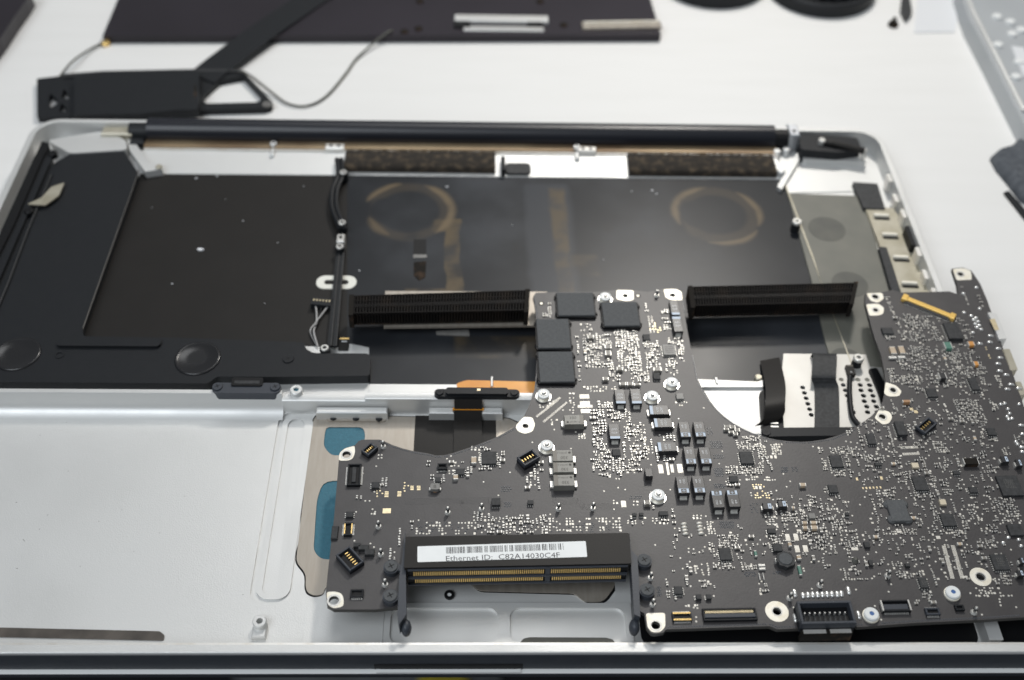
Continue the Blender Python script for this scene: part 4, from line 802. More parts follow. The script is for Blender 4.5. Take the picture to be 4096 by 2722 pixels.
def cluster(lst, pitch=1.08):
    for x0, y0, x1, y1, kind, dens in lst:
        if x1 < x0: x0, x1 = x1, x0
        if y1 < y0: y0, y1 = y1, y0
        p = pitch*{'v': .72, 'd': .92, 'g': .95}.get(kind, 1.0)
        nx, ny = max(1, round((x1-x0)/p)), max(1, round((y1-y0)/p)); shift = random.random()
        for i in range(nx):
            for j in range(ny):
                if random.random() > dens: continue
                x = x0+(x1-x0)*(i+.5)/nx+random.uniform(-.14, .14)*(kind != 'v')+(.5*p*(j % 2) if kind == 'v' else 0); y = y0+(y1-y0)*(j+.5)/ny+random.uniform(-.14, .14)*(kind != 'v')
                u_ = random.random(); rot = BA+(math.pi/2 if (math.sin(i*.7+j*.35+shift*9) > 0) else 0)
                if kind == 'd': t = 'dt' if u_ < .72 else 'pq'
                elif kind == 'g': t = 'gd'
                elif kind == 'v': t = 'vi'
                elif kind == 'c': t = 'cs' if u_ < .62 else ('rs' if u_ < .82 else 'cm')
                elif pitch < 1: t = 'xs' if u_ < .36 else 'cs' if u_ < .50 else 'rs' if u_ < .62 else 'cm' if u_ < .65 else 'ct' if u_ < .66 else 'dt' if u_ < .93 else 'pq'
                else: t = 'xs' if u_ < .12 else 'cs' if u_ < .42 else 'rs' if u_ < .54 else 'cm' if u_ < .60 else 'ct' if u_ < .615 else 'dt' if u_ < .92 else 'pq'
                small.append((t, x, y, rot))
m, c, d, v, g = 'm', 'c', 'd', 'v', 'g'
cluster([(224.64,124.63,230.36,120.73,m,.6),(224.37,119.5,225.01,95.91,m,.65),(250.09,135.01,251.1,130.52,c,.9),(255.59,132.19,259.08,129.79,c,.8),(250.37,128.89,252.64,120.16,d,.8),(255.7,127.74,258.48,121.79,m,.5),(226.62,119.52,236.66,103.28,m,.84),(238.05,121.59,246.4,101.89,m,.84),(247.74,116.22,253.06,102.68,m,.85),(256.52,119.41,262.19,114.81,m,.7),(259.66,114.79,261.75,106.46,m,.6),(254.2,108.27,258.76,99.79,m,.5),(234.46,103.26,238.35,97.09,m,.6),(242.08,102.59,248.63,96.8,m,.7),(225.51,95.19,236.9,92.42,d,.5),(209.96,88.71,215.7,85.96,d,.5),(214.8,135.04,216.25,127.74,c,.8),(212.89,129.72,216.25,127.74,c,.9),(220.25,92.3,222.6,86,d,.4),(255.86,88.67,260.39,86.26,d,.8)])
cluster([(250.63,125.68,253.37,121.74,g,.8),(252.96,123.32,256.04,120.19,g,.5),(242.6,118.5,243.74,115.41,g,.8),(242.3,111.57,244.11,110.07,g,.8)])
cluster([(229.87,87.66,234.75,85.26,c,1),(227.28,84.52,232.06,73.72,c,.9),(232.84,84.55,240.59,79.13,m,.8),(237.41,78.78,245.1,71.48,m,.75),(227.13,73.7,231.66,68.14,c,.85),(239.97,72.11,246.9,66.28,m,.6),(227.29,68.12,232.66,64.28,m,.6),(236.7,70.13,244.41,64.34,m,.75),(226.28,64.25,242.14,59.25,m,.9),(227.23,59.19,240.2,57.37,m,.5),(231.16,57.64,235.04,55.79,d,.5),(222.51,74.67,225.21,72.03,d,.9),(205.03,57.84,209.86,52.01,m,.7),(209.56,66.74,212.03,64.18,v,.9),(207.67,62.89,210.8,57.87,m,.6),(248.78,74.48,254.44,71.53,m,.7),(247.1,65.64,253.47,63.1,c,.8),(231.73,48.45,233.87,44.28,d,.6),(237.89,48.17,241.13,45.79,d,.7),(243.6,45.8,245.13,39.09,m,.7),(249.27,45.81,250.73,39.11,m,.6),(243.22,41.95,248.54,39.1,m,.6),(235.64,41.93,241.96,39.09,m,.6),(210.2,87.87,214.61,85.12,d,.6),(213.91,80.67,218.47,76.98,d,.6),(217.83,86.18,222.16,82.76,d,.6),(255.82,42.87,258.06,41.11,d,1),(203.23,42.71,211.15,39.24,m,.45),(237.05,49.98,240.89,48.48,v,.7)])
cluster([(186.69,68.87,194.36,67.13,m,.7),(190.28,66.95,191.32,62.17,d,.8),(196.66,68.28,198.63,60.31,c,.6),(190.57,61.21,194.6,59.35,c,.8),(181.21,63.07,186.04,60.56,m,.6),(180.78,59.91,183.09,57.43,d,.8),(186.55,60.57,188.85,56.83,c,.8),(175.34,57.7,176.69,54.62,c,.9),(179.09,57.41,180.16,54.94,c,1),(159.98,56.09,162.4,53.03,c,.7),(158.79,51.8,161.44,48.8,g,.8),(167,54.89,169.18,50.93,g,.6),(152.76,50.27,154.88,48.18,c,.8),(169.93,40.27,171.02,37.39,c,1),(166.23,37.38,167.74,31.43,c,1),(157.8,44.92,159.43,42.28,d,.8),(163.99,30.87,166.36,26.45,m,.7),(188.72,43.54,194.32,40.05,m,.8),(197.32,53.48,200.52,51.05,v,1),(198.26,47.43,200.44,45.35,v,1),(158.34,65.83,160.25,63.61,d,.8),(174.13,63.35,175.23,60.83,c,1)])
cluster([(171.56,40.06,190.04,35.18,d,.5),(189.99,41.73,211.51,35.6,m,.72),(211.74,41.8,234.03,36.45,d,.5),(171.56,40.06,234.01,36.18,v,.3)])
cluster([(339.16,140.32,340.83,130.39,m,0.65),(342.96,129.6,352.3,123.25,m,0.78),(339.4,122.34,348.3,116.92,m,0.85),(351.47,124.44,354.41,117.36,m,0.78),(364.87,125.78,365.93,118.64,m,0.72),(340.85,114.52,348.84,108.47,m,0.78),(352.15,112.31,358.48,101.08,m,0.85),(335.34,108.36,344.06,103.19,m,0.52),(331.15,103.83,333.48,100.88,c,1.00),(330.71,100.86,341.19,96.56,m,0.98),(348.34,110.75,350.47,106.23,m,0.65),(355.2,105.14,365.73,101.14,m,0.91),(345.95,99.88,356.76,95.23,m,0.59),(362.05,100,363.82,96.73,m,1.00),(368.48,114.77,369.48,107.89,g,.7),(367.91,101.89,369.45,95.32,m,0.78),(369.08,145.33,369.22,135.63,m,0.78),(373.85,143.25,374.29,134.85,m,0.65),(336.6,95.8,341.14,92.24,m,0.39),(334.12,120.7,337.64,117.6,c,1.00)], .86)
cluster([(346.21,89.86,347.44,80.81,m,0.65),(350.02,89.88,359.09,79.51,m,0.98),(362.3,89.97,364.74,84.71,m,0.65),(314.61,77.21,315.49,69.56,c,1.00),(324.4,78.28,325.65,71.59,c,1.00),(331.4,78.66,333.01,72.62,m,0.78),(342.51,79.41,343.76,74.35,m,0.65),(337.83,71.98,342.5,67.08,m,0.98),(323.47,71.24,326.07,67,m,0.52),(355.51,79.14,355.97,72.75,m,0.91),(357.01,74.42,360.52,72.11,m,1.00),(306.36,69.51,311.37,66.27,m,0.85),(308,66.26,309.3,57.03,m,0.85),(313.96,66.29,321.12,63.74,m,0.65),(332.68,65.41,333.03,60.92,c,0.91),(323.95,64.72,328.81,62.49,m,0.52),(325.15,60.25,325.96,52.44,m,0.91),(328.32,60.58,334.07,58.08,c,0.78),(334.67,60.29,333.98,50.33,m,1.00),(326.73,51.52,332.98,49.41,c,1.00),(337.86,63.5,341.26,59.05,m,0.78),(336.11,56.2,339.04,50.34,m,0.78),(343.68,64.81,345.6,61.61,m,0.78),(351.23,62.28,356.7,59.12,m,0.78),(352.72,68.11,354.35,64.86,c,0.91),(359.95,69.46,362.84,66.2,m,0.91),(365.5,74.47,368.33,70.82,m,0.65),(350.26,59.09,350.62,48.56,m,0.59),(314.83,52.4,321.22,49.67,m,0.91),(312.53,49.03,313.75,39.51,m,0.91),(330.81,46.98,331.27,39.56,m,0.91),(331.62,50.93,332.66,43.69,m,0.45),(337.43,50.03,338.64,43.71,m,0.65),(338.89,43.71,340.42,39.58,m,0.91),(342.61,47.02,345.73,40.77,d,.3),(349.73,49.77,358.02,39.63,m,0.65),(326.46,47.57,326.51,39.31,m,0.78),(301.16,45.08,304.83,39.25,m,0.78)], .86)
cluster([(276.74,73.85,282.29,67.96,m,0.98),(273.77,71.52,276.12,68.25,m,0.78),(279.96,69.58,283.16,62.49,m,1.00),(284.81,70.59,288.16,66.04,d,.8),(268.68,61.47,281.18,58.37,m,1.00),(274.58,58.34,278.74,55.86,d,.8),(280.26,57.42,284.5,55.57,d,.7),(276.26,54.61,281.32,48.82,g,.6),(300.19,69.36,301.57,59.71,m,0.91),(303.57,69.38,307.11,66.46,m,0.78),(308.54,66.47,309.62,59.12,m,0.78),(302.21,60.35,306.97,57.54,m,0.98),(255.92,42.76,260.6,41.01,d,.7),(260.03,40.43,262.53,35.51,d,.85),(278.07,44.31,281.93,38.16,m,0.65),(283.12,44.92,288.67,40.21,m,0.98),(289.41,46.73,291.24,40.81,m,0.78),(295.39,46.75,297.15,40.82,m,0.78),(287.14,39.92,288.66,35,m,0.85),(289.1,37.31,297.38,30.25,m,0.59),(298.13,45.56,301.75,37.05,m,0.72),(295.6,42.88,296.25,36.46,m,0.78),(262.53,35.51,269.22,30.2,m,0.78),(292.86,50.37,295.27,46.15,m,0.78),(303.22,37.05,305.88,30.27,m,0.78),(268.4,54.27,272.04,53.36,c,1.00),(298.63,55.32,299.26,51.01,m,0.52),(277.28,35.26,280.62,32.14,m,0.78),(280.92,33.84,282.44,30.22,m,0.52),(264.94,77.47,267.11,74.13,v,1),(265.23,71.8,269.19,68.55,v,1),(265.51,66.26,268.84,64.34,v,1),(265.02,60.82,267.84,57.37,v,1),(264.17,54.56,267.68,52.73,v,1),(263.82,40.44,268.33,37.83,v,1),(286.27,61.23,288.68,59.03,v,.8),(290.11,61.25,292.31,59.36,v,.8),(274.44,47.89,276.69,43.42,v,.5)], .86)
cluster([(248.7,38.23,250.69,30.26,m,0.59),(262.66,35.39,265.18,30.99,m,0.91),(267.44,31.7,269.07,26.67,m,0.91),(259.91,25.83,266.43,23.37,m,0.98),(259.38,32.53,261.45,26.66,m,0.78),(254.31,24.73,255.58,21.73,d,.7),(256.31,25.55,256.92,21.19,d,.8),(257.97,25.55,258.81,21.19,d,.8),(245.09,20.37,246.11,12.69,m,0.78),(255.54,19.57,259.86,16.91,m,0.52),(268.19,25.57,272.78,23.11,m,0.91),(272.2,19.59,274.91,14.8,m,0.65),(277.37,34.85,278.57,30.6,m,0.59),(279.94,34.28,283.51,32.58,m,0.52),(288.63,36.6,291.79,32.89,m,0.78),(293.34,35.75,297.91,28.39,m,0.59),(292.52,28.1,293.77,23.68,m,0.91),(251.18,22.27,251.6,17.97,c,0.78),(247.04,14.79,248.25,13.21,c,0.91),(242.35,17.69,243.51,14.26,v,1),(268.43,22.56,272.19,20.94,v,.6),(277.33,23.39,279.64,21.76,v,.6),(250,12.43,254.09,10.1,d,.25)], .86)
cluster([(299.92,39.24,302.9,28.4,m,0.65),(302.15,33.76,306.19,31.21,m,1.00),(305.61,28.68,305.9,23.7,m,0.52),(313.34,37.82,324.04,35.53,m,1.00),(311.39,35.79,313.28,33.5,m,1.00),(330.97,37.57,339.33,35.85,m,1.00),(328.36,36.12,328.88,33.53,d,.8),(328.18,30.97,329.12,26.49,m,0.78),(328.63,26.49,328.86,20.46,d,.4),(336.52,30.43,335.28,20.46,m,0.72),(341.27,34.13,347.06,30.73,m,0.65),(340.07,29.3,342.09,24.02,m,0.65),(313.36,25.91,316.8,23.44,m,0.91),(314.45,22.62,318.58,20.18,m,0.78),(320.07,23.17,322.43,21.26,m,1.00),(324.44,27.88,325.19,21.81,m,0.65),(324.33,21.27,325.34,18.03,c,1.00),(319.72,16.42,322.93,13.51,m,0.85),(316.71,12.98,318.4,11.41,c,1.00),(297.32,23.69,303.53,19.62,m,0.65),(344.93,22.38,347.37,18.05,m,0.78),(342.51,20.74,343.57,18.04,m,0.65),(336.17,25.12,336.56,22.37,d,.6),(335.36,17.5,346.55,14.05,d,.35),(346.29,39.36,349.74,36.17,m,0.52),(320.82,13.51,322.66,11.68,c,0.78)], .86)
cluster([(310.64,89.61,357.99,39.39,m,.17)] + [(299.92,39.24,351.51,19.67,m,.16)] + [(339.67,130.38,365.03,89.99,m,.2)] + [(278.97,49.72,305.88,30.27,m,.16)] + [(247.58,39.1,296.62,22.32,m,.08)] + [(275.12,73.51,283.98,49.73,m,.12)], .86)
for x, y in [(229.59,51.53),(236.24,52.17),(234.1,52.86),(245.31,61.86),(222.02,75.16),(225.84,76.02),(215.04,76.12),(207.75,70.79),(234.54,55.79),(250.35,52.16),(212.49,42.74),(265.24,85.63),(256.3,80.93),(220.11,68.25),(242.13,63.21),(244.52,64.18)] + [(158.24,60.91),(154.25,58.08),(155.78,47.58),(157.12,47.59),(192.1,54.93),(196.68,49.82),(200.37,58.68),(172.45,40.51),(158.35,51.05),(177.55,58.8),(153.3,43.49),(153.66,33.09),(158.47,32.12),(159.62,30.86),(199.04,63.79),(181.67,65.05),(180.43,63.96)] + [(268.89,67.41),(267.16,62.41),(263.35,55.95),(268.31,55.35),(272.82,55.99),(287.05,58.45),(288.67,55.53),(287.15,53.42),(298.66,69.51),(263.84,41.46),(269.88,38.42),(283.98,39.38),(305.45,47.75),(283.82,70.91),(288.67,70.35),(309.94,71.71),(311.44,71.39)] + [(243.55,31.79),(253.48,30.55),(253.33,29.29),(256.55,29.29),(250.86,23.57),(252.49,17.65),(258.81,14.4),(252.54,10.62),(255.29,19.44),(256.95,19.57),(274.5,32.14),(269.92,38.43),(250.58,27.25),(289.56,25.88),(287.89,16.8),(281.4,10.62),(252.84,7.54),(252.67,6.14)] + [(306.41,20.3),(300.83,16.54),(310.29,15.83),(311.61,18.34),(323.43,29.98),(322.51,26.07),(301.48,10.16),(305.12,11.15),(305.87,6.72),(335.54,8.36),(336.31,16.75),(334.25,15.37),(342.23,13.39),(342.06,12.47),(341.95,11.37),(346.31,10.77)] + [(328.19,83.96),(319.84,76.39),(310.09,71.67),(311.46,71.35),(322.05,70.25),(312.5,59.88),(314.36,60.2),(321.29,53.5),(311.02,49.58),(305.47,47.74),(308.85,46.67),(335.71,66.07),(349.52,73.71),(363.09,81.59),(323.47,56.62),(341.97,54.82),(342.13,44.97),(342.09,43.57)]:
    small.append(('dt', x, y, 0))
# via fence along the edges of the board
def fence(pts, step=.75, inset=.6):
    for i in range(len(pts)-1):
        a, b_ = Vector(pts[i][:2]), Vector(pts[i+1][:2]); L_ = (b_-a).length
        for k in range(max(1, int(L_/step))):
            p = a+(b_-a)*(k*step/L_); nrm = Vector((-(b_-a).y, (b_-a).x)).normalized()*inset; small.append(('vi', p.x+nrm.x, p.y+nrm.y, 0))
fence([(264.62,140.82),(265.22,96.62),(267.53,89.34),(271.51,82.26),(276.65,77.24),(283.37,73.54),(290.37,71.85),(297.61,71.65),(305.19,73.04),(312.23,76.19),(318.66,80.64)], inset=-.6)
fence([(158.71,71.66),(162.94,69.4),(169.16,67.17),(174.54,66.1),(176.84,65.34),(179.63,65.45),(182.15,66.27),(185.94,67.9),(189.75,69.54),(194.88,72.18)], inset=-.6)
fence([(196.37,73.03),(202.3,77.27)], inset=-.6); fence([(209.04,93.51),(209.86,100.9),(210.7,126.51),(209.74,137.86)], inset=-.6)
fence([(243.86,3.79),(259.7,4.29),(273.42,4.74),(275.53,3.78),(281.95,4.03)], inset=.6); fence([(298.51,4.48),(315.75,5.75),(335.64,6.76),(347.53,7.58)], inset=.6)
# faint raised copper traces under the mask
tr = MB(); rt = random.Random(5)
def traces(x, y, n, seglist, pitch=.42):
    for k in range(n):
        px, py = x, y-k*pitch; path = [(px, py, B+.0)]
        for (dx, dy) in seglist:
            px += dx-(.4*pitch*k if dy else 0)*.5; py += dy; path.append((px, py, B+.0))
        for i in range(len(path)-1):
            a = Vector(path[i]); c_ = Vector(path[i+1]); an = math.atan2(c_.y-a.y, c_.x-a.x); m_ = (a+c_)/2
            tr.box(m_.x, m_.y, B+.002, B+.035, (c_-a).length+.1, .17, 'trace', an)
x, y = (167.82,48.52); traces(x, y, 6, ((26, .6), (3, -3)))
x, y = (185,47.98); traces(x, y, 5, ((4, -4), (3, -3)))
x, y = (213.2,48.54); traces(x, y, 6, ((8, .3), (2, -2), (9, .2), (2, -2)))
tr.build('trace_lines', board, kind='stuff')
# keep small things off the big ones
big = []
for o in COL.objects:
    if o.parent is board and o.name.split('.')[0] in ('chip', 'memory_chip', 'controller_chip', 'bridge_chip', 'capacitor', 'inductor', 'crystal', 'spring_washer', 'rubber_spacer', 'ground_ring', 'screw_lug', 'bare_pad', 'solder_bar', 'solder_joint', 'resistor'):
        xs = [v_.co.x for v_ in o.data.vertices]; ys = [v_.co.y for v_ in o.data.vertices]; ox, oy = ORG[o.name][:2]
        big.append((ox+min(xs)/S-.25, oy+min(ys)/S-.25, ox+max(xs)/S+.25, oy+max(ys)/S+.25))
def free(x, y): return not any(a <= x <= c_ and b_ <= y <= d_ for a, b_, c_, d_ in big)
grid = {}
def apart(t, x, y):
    k = (int(x//1), int(y//1)); need = {'cm': 1.35, 'ct': 1.35, 'cs': .93, 'rs': .93, 'xs': .7}.get(t, .58)
    for i in (-1, 0, 1):
        for j in (-1, 0, 1):
            for (px, py, n2) in grid.get((k[0]+i, k[1]+j), ()):
                if (px-x)**2+(py-y)**2 < (max(need, n2)*.95)**2: return False
    grid.setdefault(k, []).append((x, y, need)); return True
from mathutils.geometry import intersect_point_tri_2d
def inside(x, y):
    r = False; n = len(OUT)
    for i in range(n):
        xa, ya = OUT[i][:2]; xb, yb = OUT[i-1][:2]
        if (ya > y) != (yb > y) and x < (xb-xa)*(y-ya)/(yb-ya)+xa: r = not r
    return r
small = [s_ for s_ in small if free(s_[1], s_[2]) and inside(s_[1], s_[2])]
small = [s_ for s_ in small if apart(s_[0], s_[1], s_[2])]
SME = {}
NAME = {'cs': 'ceramic_capacitor', 'rs': 'chip_resistor', 'cm': 'ceramic_capacitor', 'ct': 'ceramic_capacitor'}
for k in NAME:
    b = PROTO[k]; o = b.build(NAME[k], board); SME[k] = o.data; bpy.data.objects.remove(o)
small.sort(key=lambda s_: {'cm': 0, 'ct': 0}.get(s_[0], 1)*1000+s_[2])
cnt = {}; stuff = {}
for t, x, y, rot in small:
    n = NAME.get(t)
    if n and cnt.get(n, 0) < 290:
        cnt[n] = cnt.get(n, 0)+1; put(n, SME[t], (x, y, B), board, rot)
    else:
        nm = {'dt': 'solder_dots', 'pq': 'solder_dots', 'gd': 'gold_dots', 'vi': 'via_bumps'}.get(t, 'tiny_components')
        b = stuff.setdefault(nm, MB()); p = PROTO[t]; ca, sa = math.cos(rot), math.sin(rot)
        k = len(b.v); b.v += [(x+q[0]*ca-q[1]*sa, y+q[0]*sa+q[1]*ca, B+q[2]) for q in p.v]
        mm = [b.mi(a) for a in p.mats]
        for f_, mi_ in zip(p.f, p.m): b.f.append([k+a for a in f_]); b.m.append(mm[mi_])
for nm, b in stuff.items(): b.build(nm, board, kind='stuff')

# ---- memory socket
sk = MB(); SK = [(169.08,31.91),(235.41,33.43),(235.24,22.8),(169.11,21.21)]
sk.prism(rounded(SK, .5, 2), B+.1, B+4, 'blackgloss'); so = sk.build('memory_socket', board, bevel=.25)
SX0, SX1 = 169.6, 234.8; fy = lambda x: 21.3+(x-169)*.0243
def bar(mb, xa, xb, ya, yb, z0, z1, m_): mb.prism([(xa, fy(xa)+ya), (xb, fy(xb)+ya), (xb, fy(xb)+yb), (xa, fy(xb)*0+fy(xa)+yb)], z0, z1, m_)
xk = (210.89,21.88)[0]
off = lambda v_: v_[1]-fy(v_[0])
def slope(mb, xa, xb, ya, za, yb, zb, th, m_):
    """slab on the sloping front of the socket, from (ya, za) at the top to (yb, zb) at the bottom"""
    n_ = Vector((0, -(za-zb), -(ya-yb))); n_ = Vector((0, -(za-zb), (ya-yb))).normalized()*th
    lp = lambda x: [(x, fy(x)+ya, za), (x, fy(x)+yb, zb), (x, fy(x)+yb+n_.y, zb+n_.z), (x, fy(x)+ya+n_.y, za+n_.z)]
    mb.loft([lp(xa), lp(xb)], m_)
ya_, za_ = off((189.27,21.61)), B+3.4; yb_, zb_ = off((189.28,20.65)), B-3.4
q_ = lambda t_: (ya_+(yb_-ya_)*t_, za_+(zb_-za_)*t_)
sl_ = MB(); slope(sl_, SX0+.6, SX1-.6, *q_(0), *q_(1), -2.0, 'blackdeep'); bar(sl_, SX0+.6, SX1-.6, ya_+1.0, 8, B-3.4, B+.1, 'blackdeep'); sl_.build('slot_body', so)
for t0, t1, th, m_ in ((0.0, .07, .5, 'socket'), (.47, .57, .6, 'socket'), (.93, 1.0, .6, 'socket')):
    sl_ = MB(); slope(sl_, SX0+.6, SX1-.6, *q_(t0), *q_(t1), th, m_); sl_.build('slot_rail', so)
sl_ = MB(); slope(sl_, xk-.7, xk+.7, *q_(0), *q_(1), .45, 'socket'); sl_.build('slot_key', so)
for t0, t1 in ((.16, .40), (.64, .85)):
    pn = MB()
    for k in range(100):
        xx = SX0+2.4+(.4 if t0 > .5 else 0)+k*(SX1-SX0-5.2)/99
        if abs(xx-xk) < 1.1: continue
        slope(pn, xx-.17, xx+.17, *q_(t0), *q_(t1), .25, 'gold')
    pn.build('contact_row', so, kind='stuff')
arms = (([(168.73,35.47),(169.82,18.1),(170.5,7.02),(168.67,3.76),(168.02,6.55),(167.84,19.08),(168.39,25.1)], [(165.27,22.82),(165.63,13.12)], 1), ([(235.75,34.57),(235.21,20.15),(234.74,7.03),(236.43,6.08),(237.2,19.16),(237.41,26.23),(235.83,28.29)], [(239.41,25.11),(239.33,15.11)], -1))
for pts, scr, sgn in arms:
    a_ = MB(); a_.prism(pts, B-2.5, B+2.6, 'socket'); a_.build('side_arm', so, bevel=.35)
    e = MB(); tipx, tipy = (((170.38,5.13)) if sgn > 0 else ((235.09,5.35)))
    e.loft([[(tipx+r*math.cos(2*math.pi*i/20)*.9, tipy+r*math.sin(2*math.pi*i/20)*1.3, z) for i in range(20)] for r, z in ((.6, B-4.5), (1.4, B-3.6), (1.7, B-2), (1.5, B-.5), (.8, B+.5))], 'socket'); e.build('latch', so, smooth=True, ang=80)
    for x, y in scr:
        e = MB(); e.prism(circ(x, y, 2.3, 22)+[], B, B+2.0, 'socket'); ex = x+sgn*2.6; e.box(ex, y, B, B+1.7, 3.2, 2.2, 'socket'); eo = e.build('screw_ear', so, bevel=.2)
        e = MB(); screw(e, x, y, B+2.2, 1.9, 'rubber', .5); e.build('screw', so)
lb = MB(); LB = [(172.74,28.47),(222.31,30.43),(222.43,24.98),(172.97,23.08)]; lb.prism(rounded(LB, .3, 2), B+4.02, B+4.1, 'paper'); lbo = lb.build('paper_label', so); lbo['label'] = 'white paper label with barcode and Ethernet ID'
la = math.atan2(LB[1][1]-LB[0][1], LB[1][0]-LB[0][0])
tc_ = (197.82,24.96); tw = (Vector((214.47,26.11))-Vector((181.25,24.37))).length
lettering('Ethernet ID:  C82A14030C4F', tc_[0], tc_[1], B+4.11, tw, 1.75, 'ink', so, la)
bc = MB(); p0 = Vector((181.18,27.07)); p1 = Vector((215.97,28.52)); L_ = (p1-p0).length; t = 0
rnd = random.Random(3)
while t < L_-.3:
    w_ = rnd.choice((.12, .12, .2, .28)); g_ = rnd.choice((.14, .14, .22)) if rnd.random() > .1 else .55
    p = p0+(p1-p0)*((t+w_/2)/L_); bc.box(p.x, p.y, B+4.105, B+4.115, w_, 2.2, 'ink', la); t += w_+g_
bc.build('barcode', so, kind='stuff')

# ---- connectors
def conn(q, h, name='connector', m='black', well='blackdeep', pins=None, ang=BA, wall=.5, rows='b', pm='tin'):
    x, y, w, d = rc(q, ang) if len(q) == 4 else q[:4]
    ca, sa = math.cos(ang), math.sin(ang); P_ = lambda a, c_: (x+a*ca-c_*sa, y+a*sa+c_*ca)
    b = MB(); b.box(x, y, B, B+h*.45, w, d, well, ang)
    for s_ in (-1, 1):
        b.box(*P_(0, s_*(d/2-wall/2)), B, B+h, w, wall, m, ang, ch=.08); b.box(*P_(s_*(w/2-wall/2), 0), B, B+h, wall, d-2*wall-.02, m, ang, ch=.08)
    o = b.build(name, board)
    if pins:
        p = MB(); n, ax = pins
        for k in range(n):
            t = (k+.5)/n-.5
            for s_ in ((-1,) if rows == 'b' else (1,) if rows == 't' else (-1, 1)):
                if ax == 'x': p.box(*P_(t*w*.86, s_*(d/2+.25)), B, B+.3, w*.86/n*.5, .6, pm, ang)
                else: p.box(*P_(s_*(w/2+.25), t*d*.86), B, B+.3, .6, d*.86/n*.5, pm, ang)
        p.build('pin_row', o, kind='stuff')
    return o, P_, w, d
o, P_, w, d = conn([(149.49,60.99,153.87,52.88)][0], 1.2, pins=(18, 'y'), rows='lr'); b = MB(); b.box(*P_(0, 0), B+.5, B+1.1, w*.32, d*.7, 'chip', BA, ch=.1); b.build('centre_bar', o)
o, P_, w, d = conn([(150.26,39.01,152.86,34.53)][0], 1.0, pins=(9, 'y'), rows='lr'); b = MB()
for k in range(8):
    for s_ in (-1, 1): b.box(*P_(s_*(w/2-.2), (k/7-.5)*d*.7), B+1, B+1.05, .4, .3, 'gold', BA)
b.build('gold_contacts', o, kind='stuff')
def angled(pa, pb, depth, h, npin, name='connector', m='socket'):
    pa, pb = Vector(pa), Vector(pb); c_ = (pa+pb)/2; a = math.atan2((pb-pa).y, (pb-pa).x)
    o, P_, w, d = conn(((c_.x), c_.y, (pb-pa).length, depth, 0), h, name, m, ang=a, wall=.55)
    p = MB()
    for k in range(npin): p.box(*P_((k/(npin-1)-.5)*w*.66, depth*.08), B+h*.45, B+h*.7, .24, depth*.22, 'gold', a)
    p.build('gold_pin_row', o, kind='stuff'); return o
angled((150.71,28.52), (155.36,23.07), 5.0, 2.0, 6)
angled((203.79,61.08), (208.67,64.6), 4.2, 2.6, 5)
angled((154.43,64.87), (157.22,68.25), 3.2, 1.8, 5)
angled((334.97,75.16), (340.13,79.59), 3.6, 1.8, 5)
o, P_, w, d = conn([(245.83,8.6,251.41,6.06)][0], .9, pins=(11, 'x'), rows='tb'); b = MB()
for k in range(11):
    for s_ in (-1, 1): b.box(*P_((k/10-.5)*w*.84, s_*(d/2-.3)), B+.9, B+.95, .3, .55, 'gold', BA)
b.build('gold_contacts', o, kind='stuff')
o, P_, w, d = conn([(254.63,9.77,270.17,6.2)][0], 1.0); b = MB()
for k in range(44): b.box(*P_((k/43-.5)*w*.88, d/2-.95), B+.45, B+.7, .17, .9, 'goldpad', BA)
b.build('contact_row', o, kind='stuff'); b = MB(); b.box(*P_(0, -.35), B+.45, B+.95, w*.95, d*.34, 'socket', BA, ch=.1); b.build('latch_bar', o)
# power connector
x, y = (289.05,6.53); o, P_, w, d = conn((x, y, 15.6, 7.2, 0), 4.6, 'battery_connector', 'socket', ang=BA, wall=.75)
b = MB()
for k in range(9): b.box(*P_((k-4)*1.45, .6), B+2, B+3.2, .4, .4, 'silver', BA); b.box(*P_((k-4)*1.45, -.8), B+2, B+2.2, .55, 2.2, 'chip', BA)
b.build('contact_row', o, kind='stuff'); b = MB(); b.box(*P_(0, -4.2), B-3.0, B+1.2, 14.6, 1.2, 'soot', BA); b.box(*P_(-3.6, -4.25), B+1.2, B+1.5, 6.4, 1.1, 'alu_cut', BA); b.box(*P_(3.8, -4.25), B+1.2, B+1.5, 6.0, 1.1, 'alu_cut', BA); b.build('front_shell', o)
o, P_, w, d = conn([(306.49,12.27,314.91,8.9)][0], 1.4, pins=(14, 'x')); b = MB(); b.box(*P_(0, -.3), B+.5, B+1.1, w*.86, d*.5, 'socket', BA, ch=.1)
for s_ in (-1, 1): b.box(*P_(s_*(w/2-.15), 0), B+.4, B+1.5, .45, d*.95, 'tin', BA)
b.build('latch_bar', o)
o, P_, w, d = conn([(319.01,9.99,323.17,7.85)][0], 1.1, pins=(8, 'x'), rows='tb', m='socket')
conn([(328.02,11.14,330.69,9.38)][0], .9); conn([(153.98,16.06,157.82,13.63)][0], .9, pins=(6, 'x')); conn([(177.55,61.33,180.69,59.15)][0], 1.2, pins=(6, 'x'))
# gold framed display connector
pa, pb = Vector((346.13,138.31)), Vector((360.9,128.7)); a = math.atan2((pb-pa).y, (pb-pa).x); c_ = (pa+pb)/2; Ln = (pb-pa).length
b = MB(); b.box(c_.x, c_.y, B, B+1.2, Ln, 1.9, 'brass', a, ch=.15)
for e_ in (pa, pb): b.box(e_.x, e_.y, B, B+1.5, 2.0, 3.0, 'brass', a, ch=.2)
o = b.build('display_connector', board); nx, ny = math.sin(a), -math.cos(a)
b = MB(); b.box(c_.x+nx*1.7, c_.y+ny*1.7, B, B+.7, Ln*.96, 1.2, 'chip', a)
for k in range(40): b.box(c_.x+nx*2.4+math.cos(a)*(k/39-.5)*Ln*.92, c_.y+ny*2.4+math.sin(a)*(k/39-.5)*Ln*.92, B, B+.3, .22, .6, 'tin', a)
b.build('pin_row', o, kind='stuff')
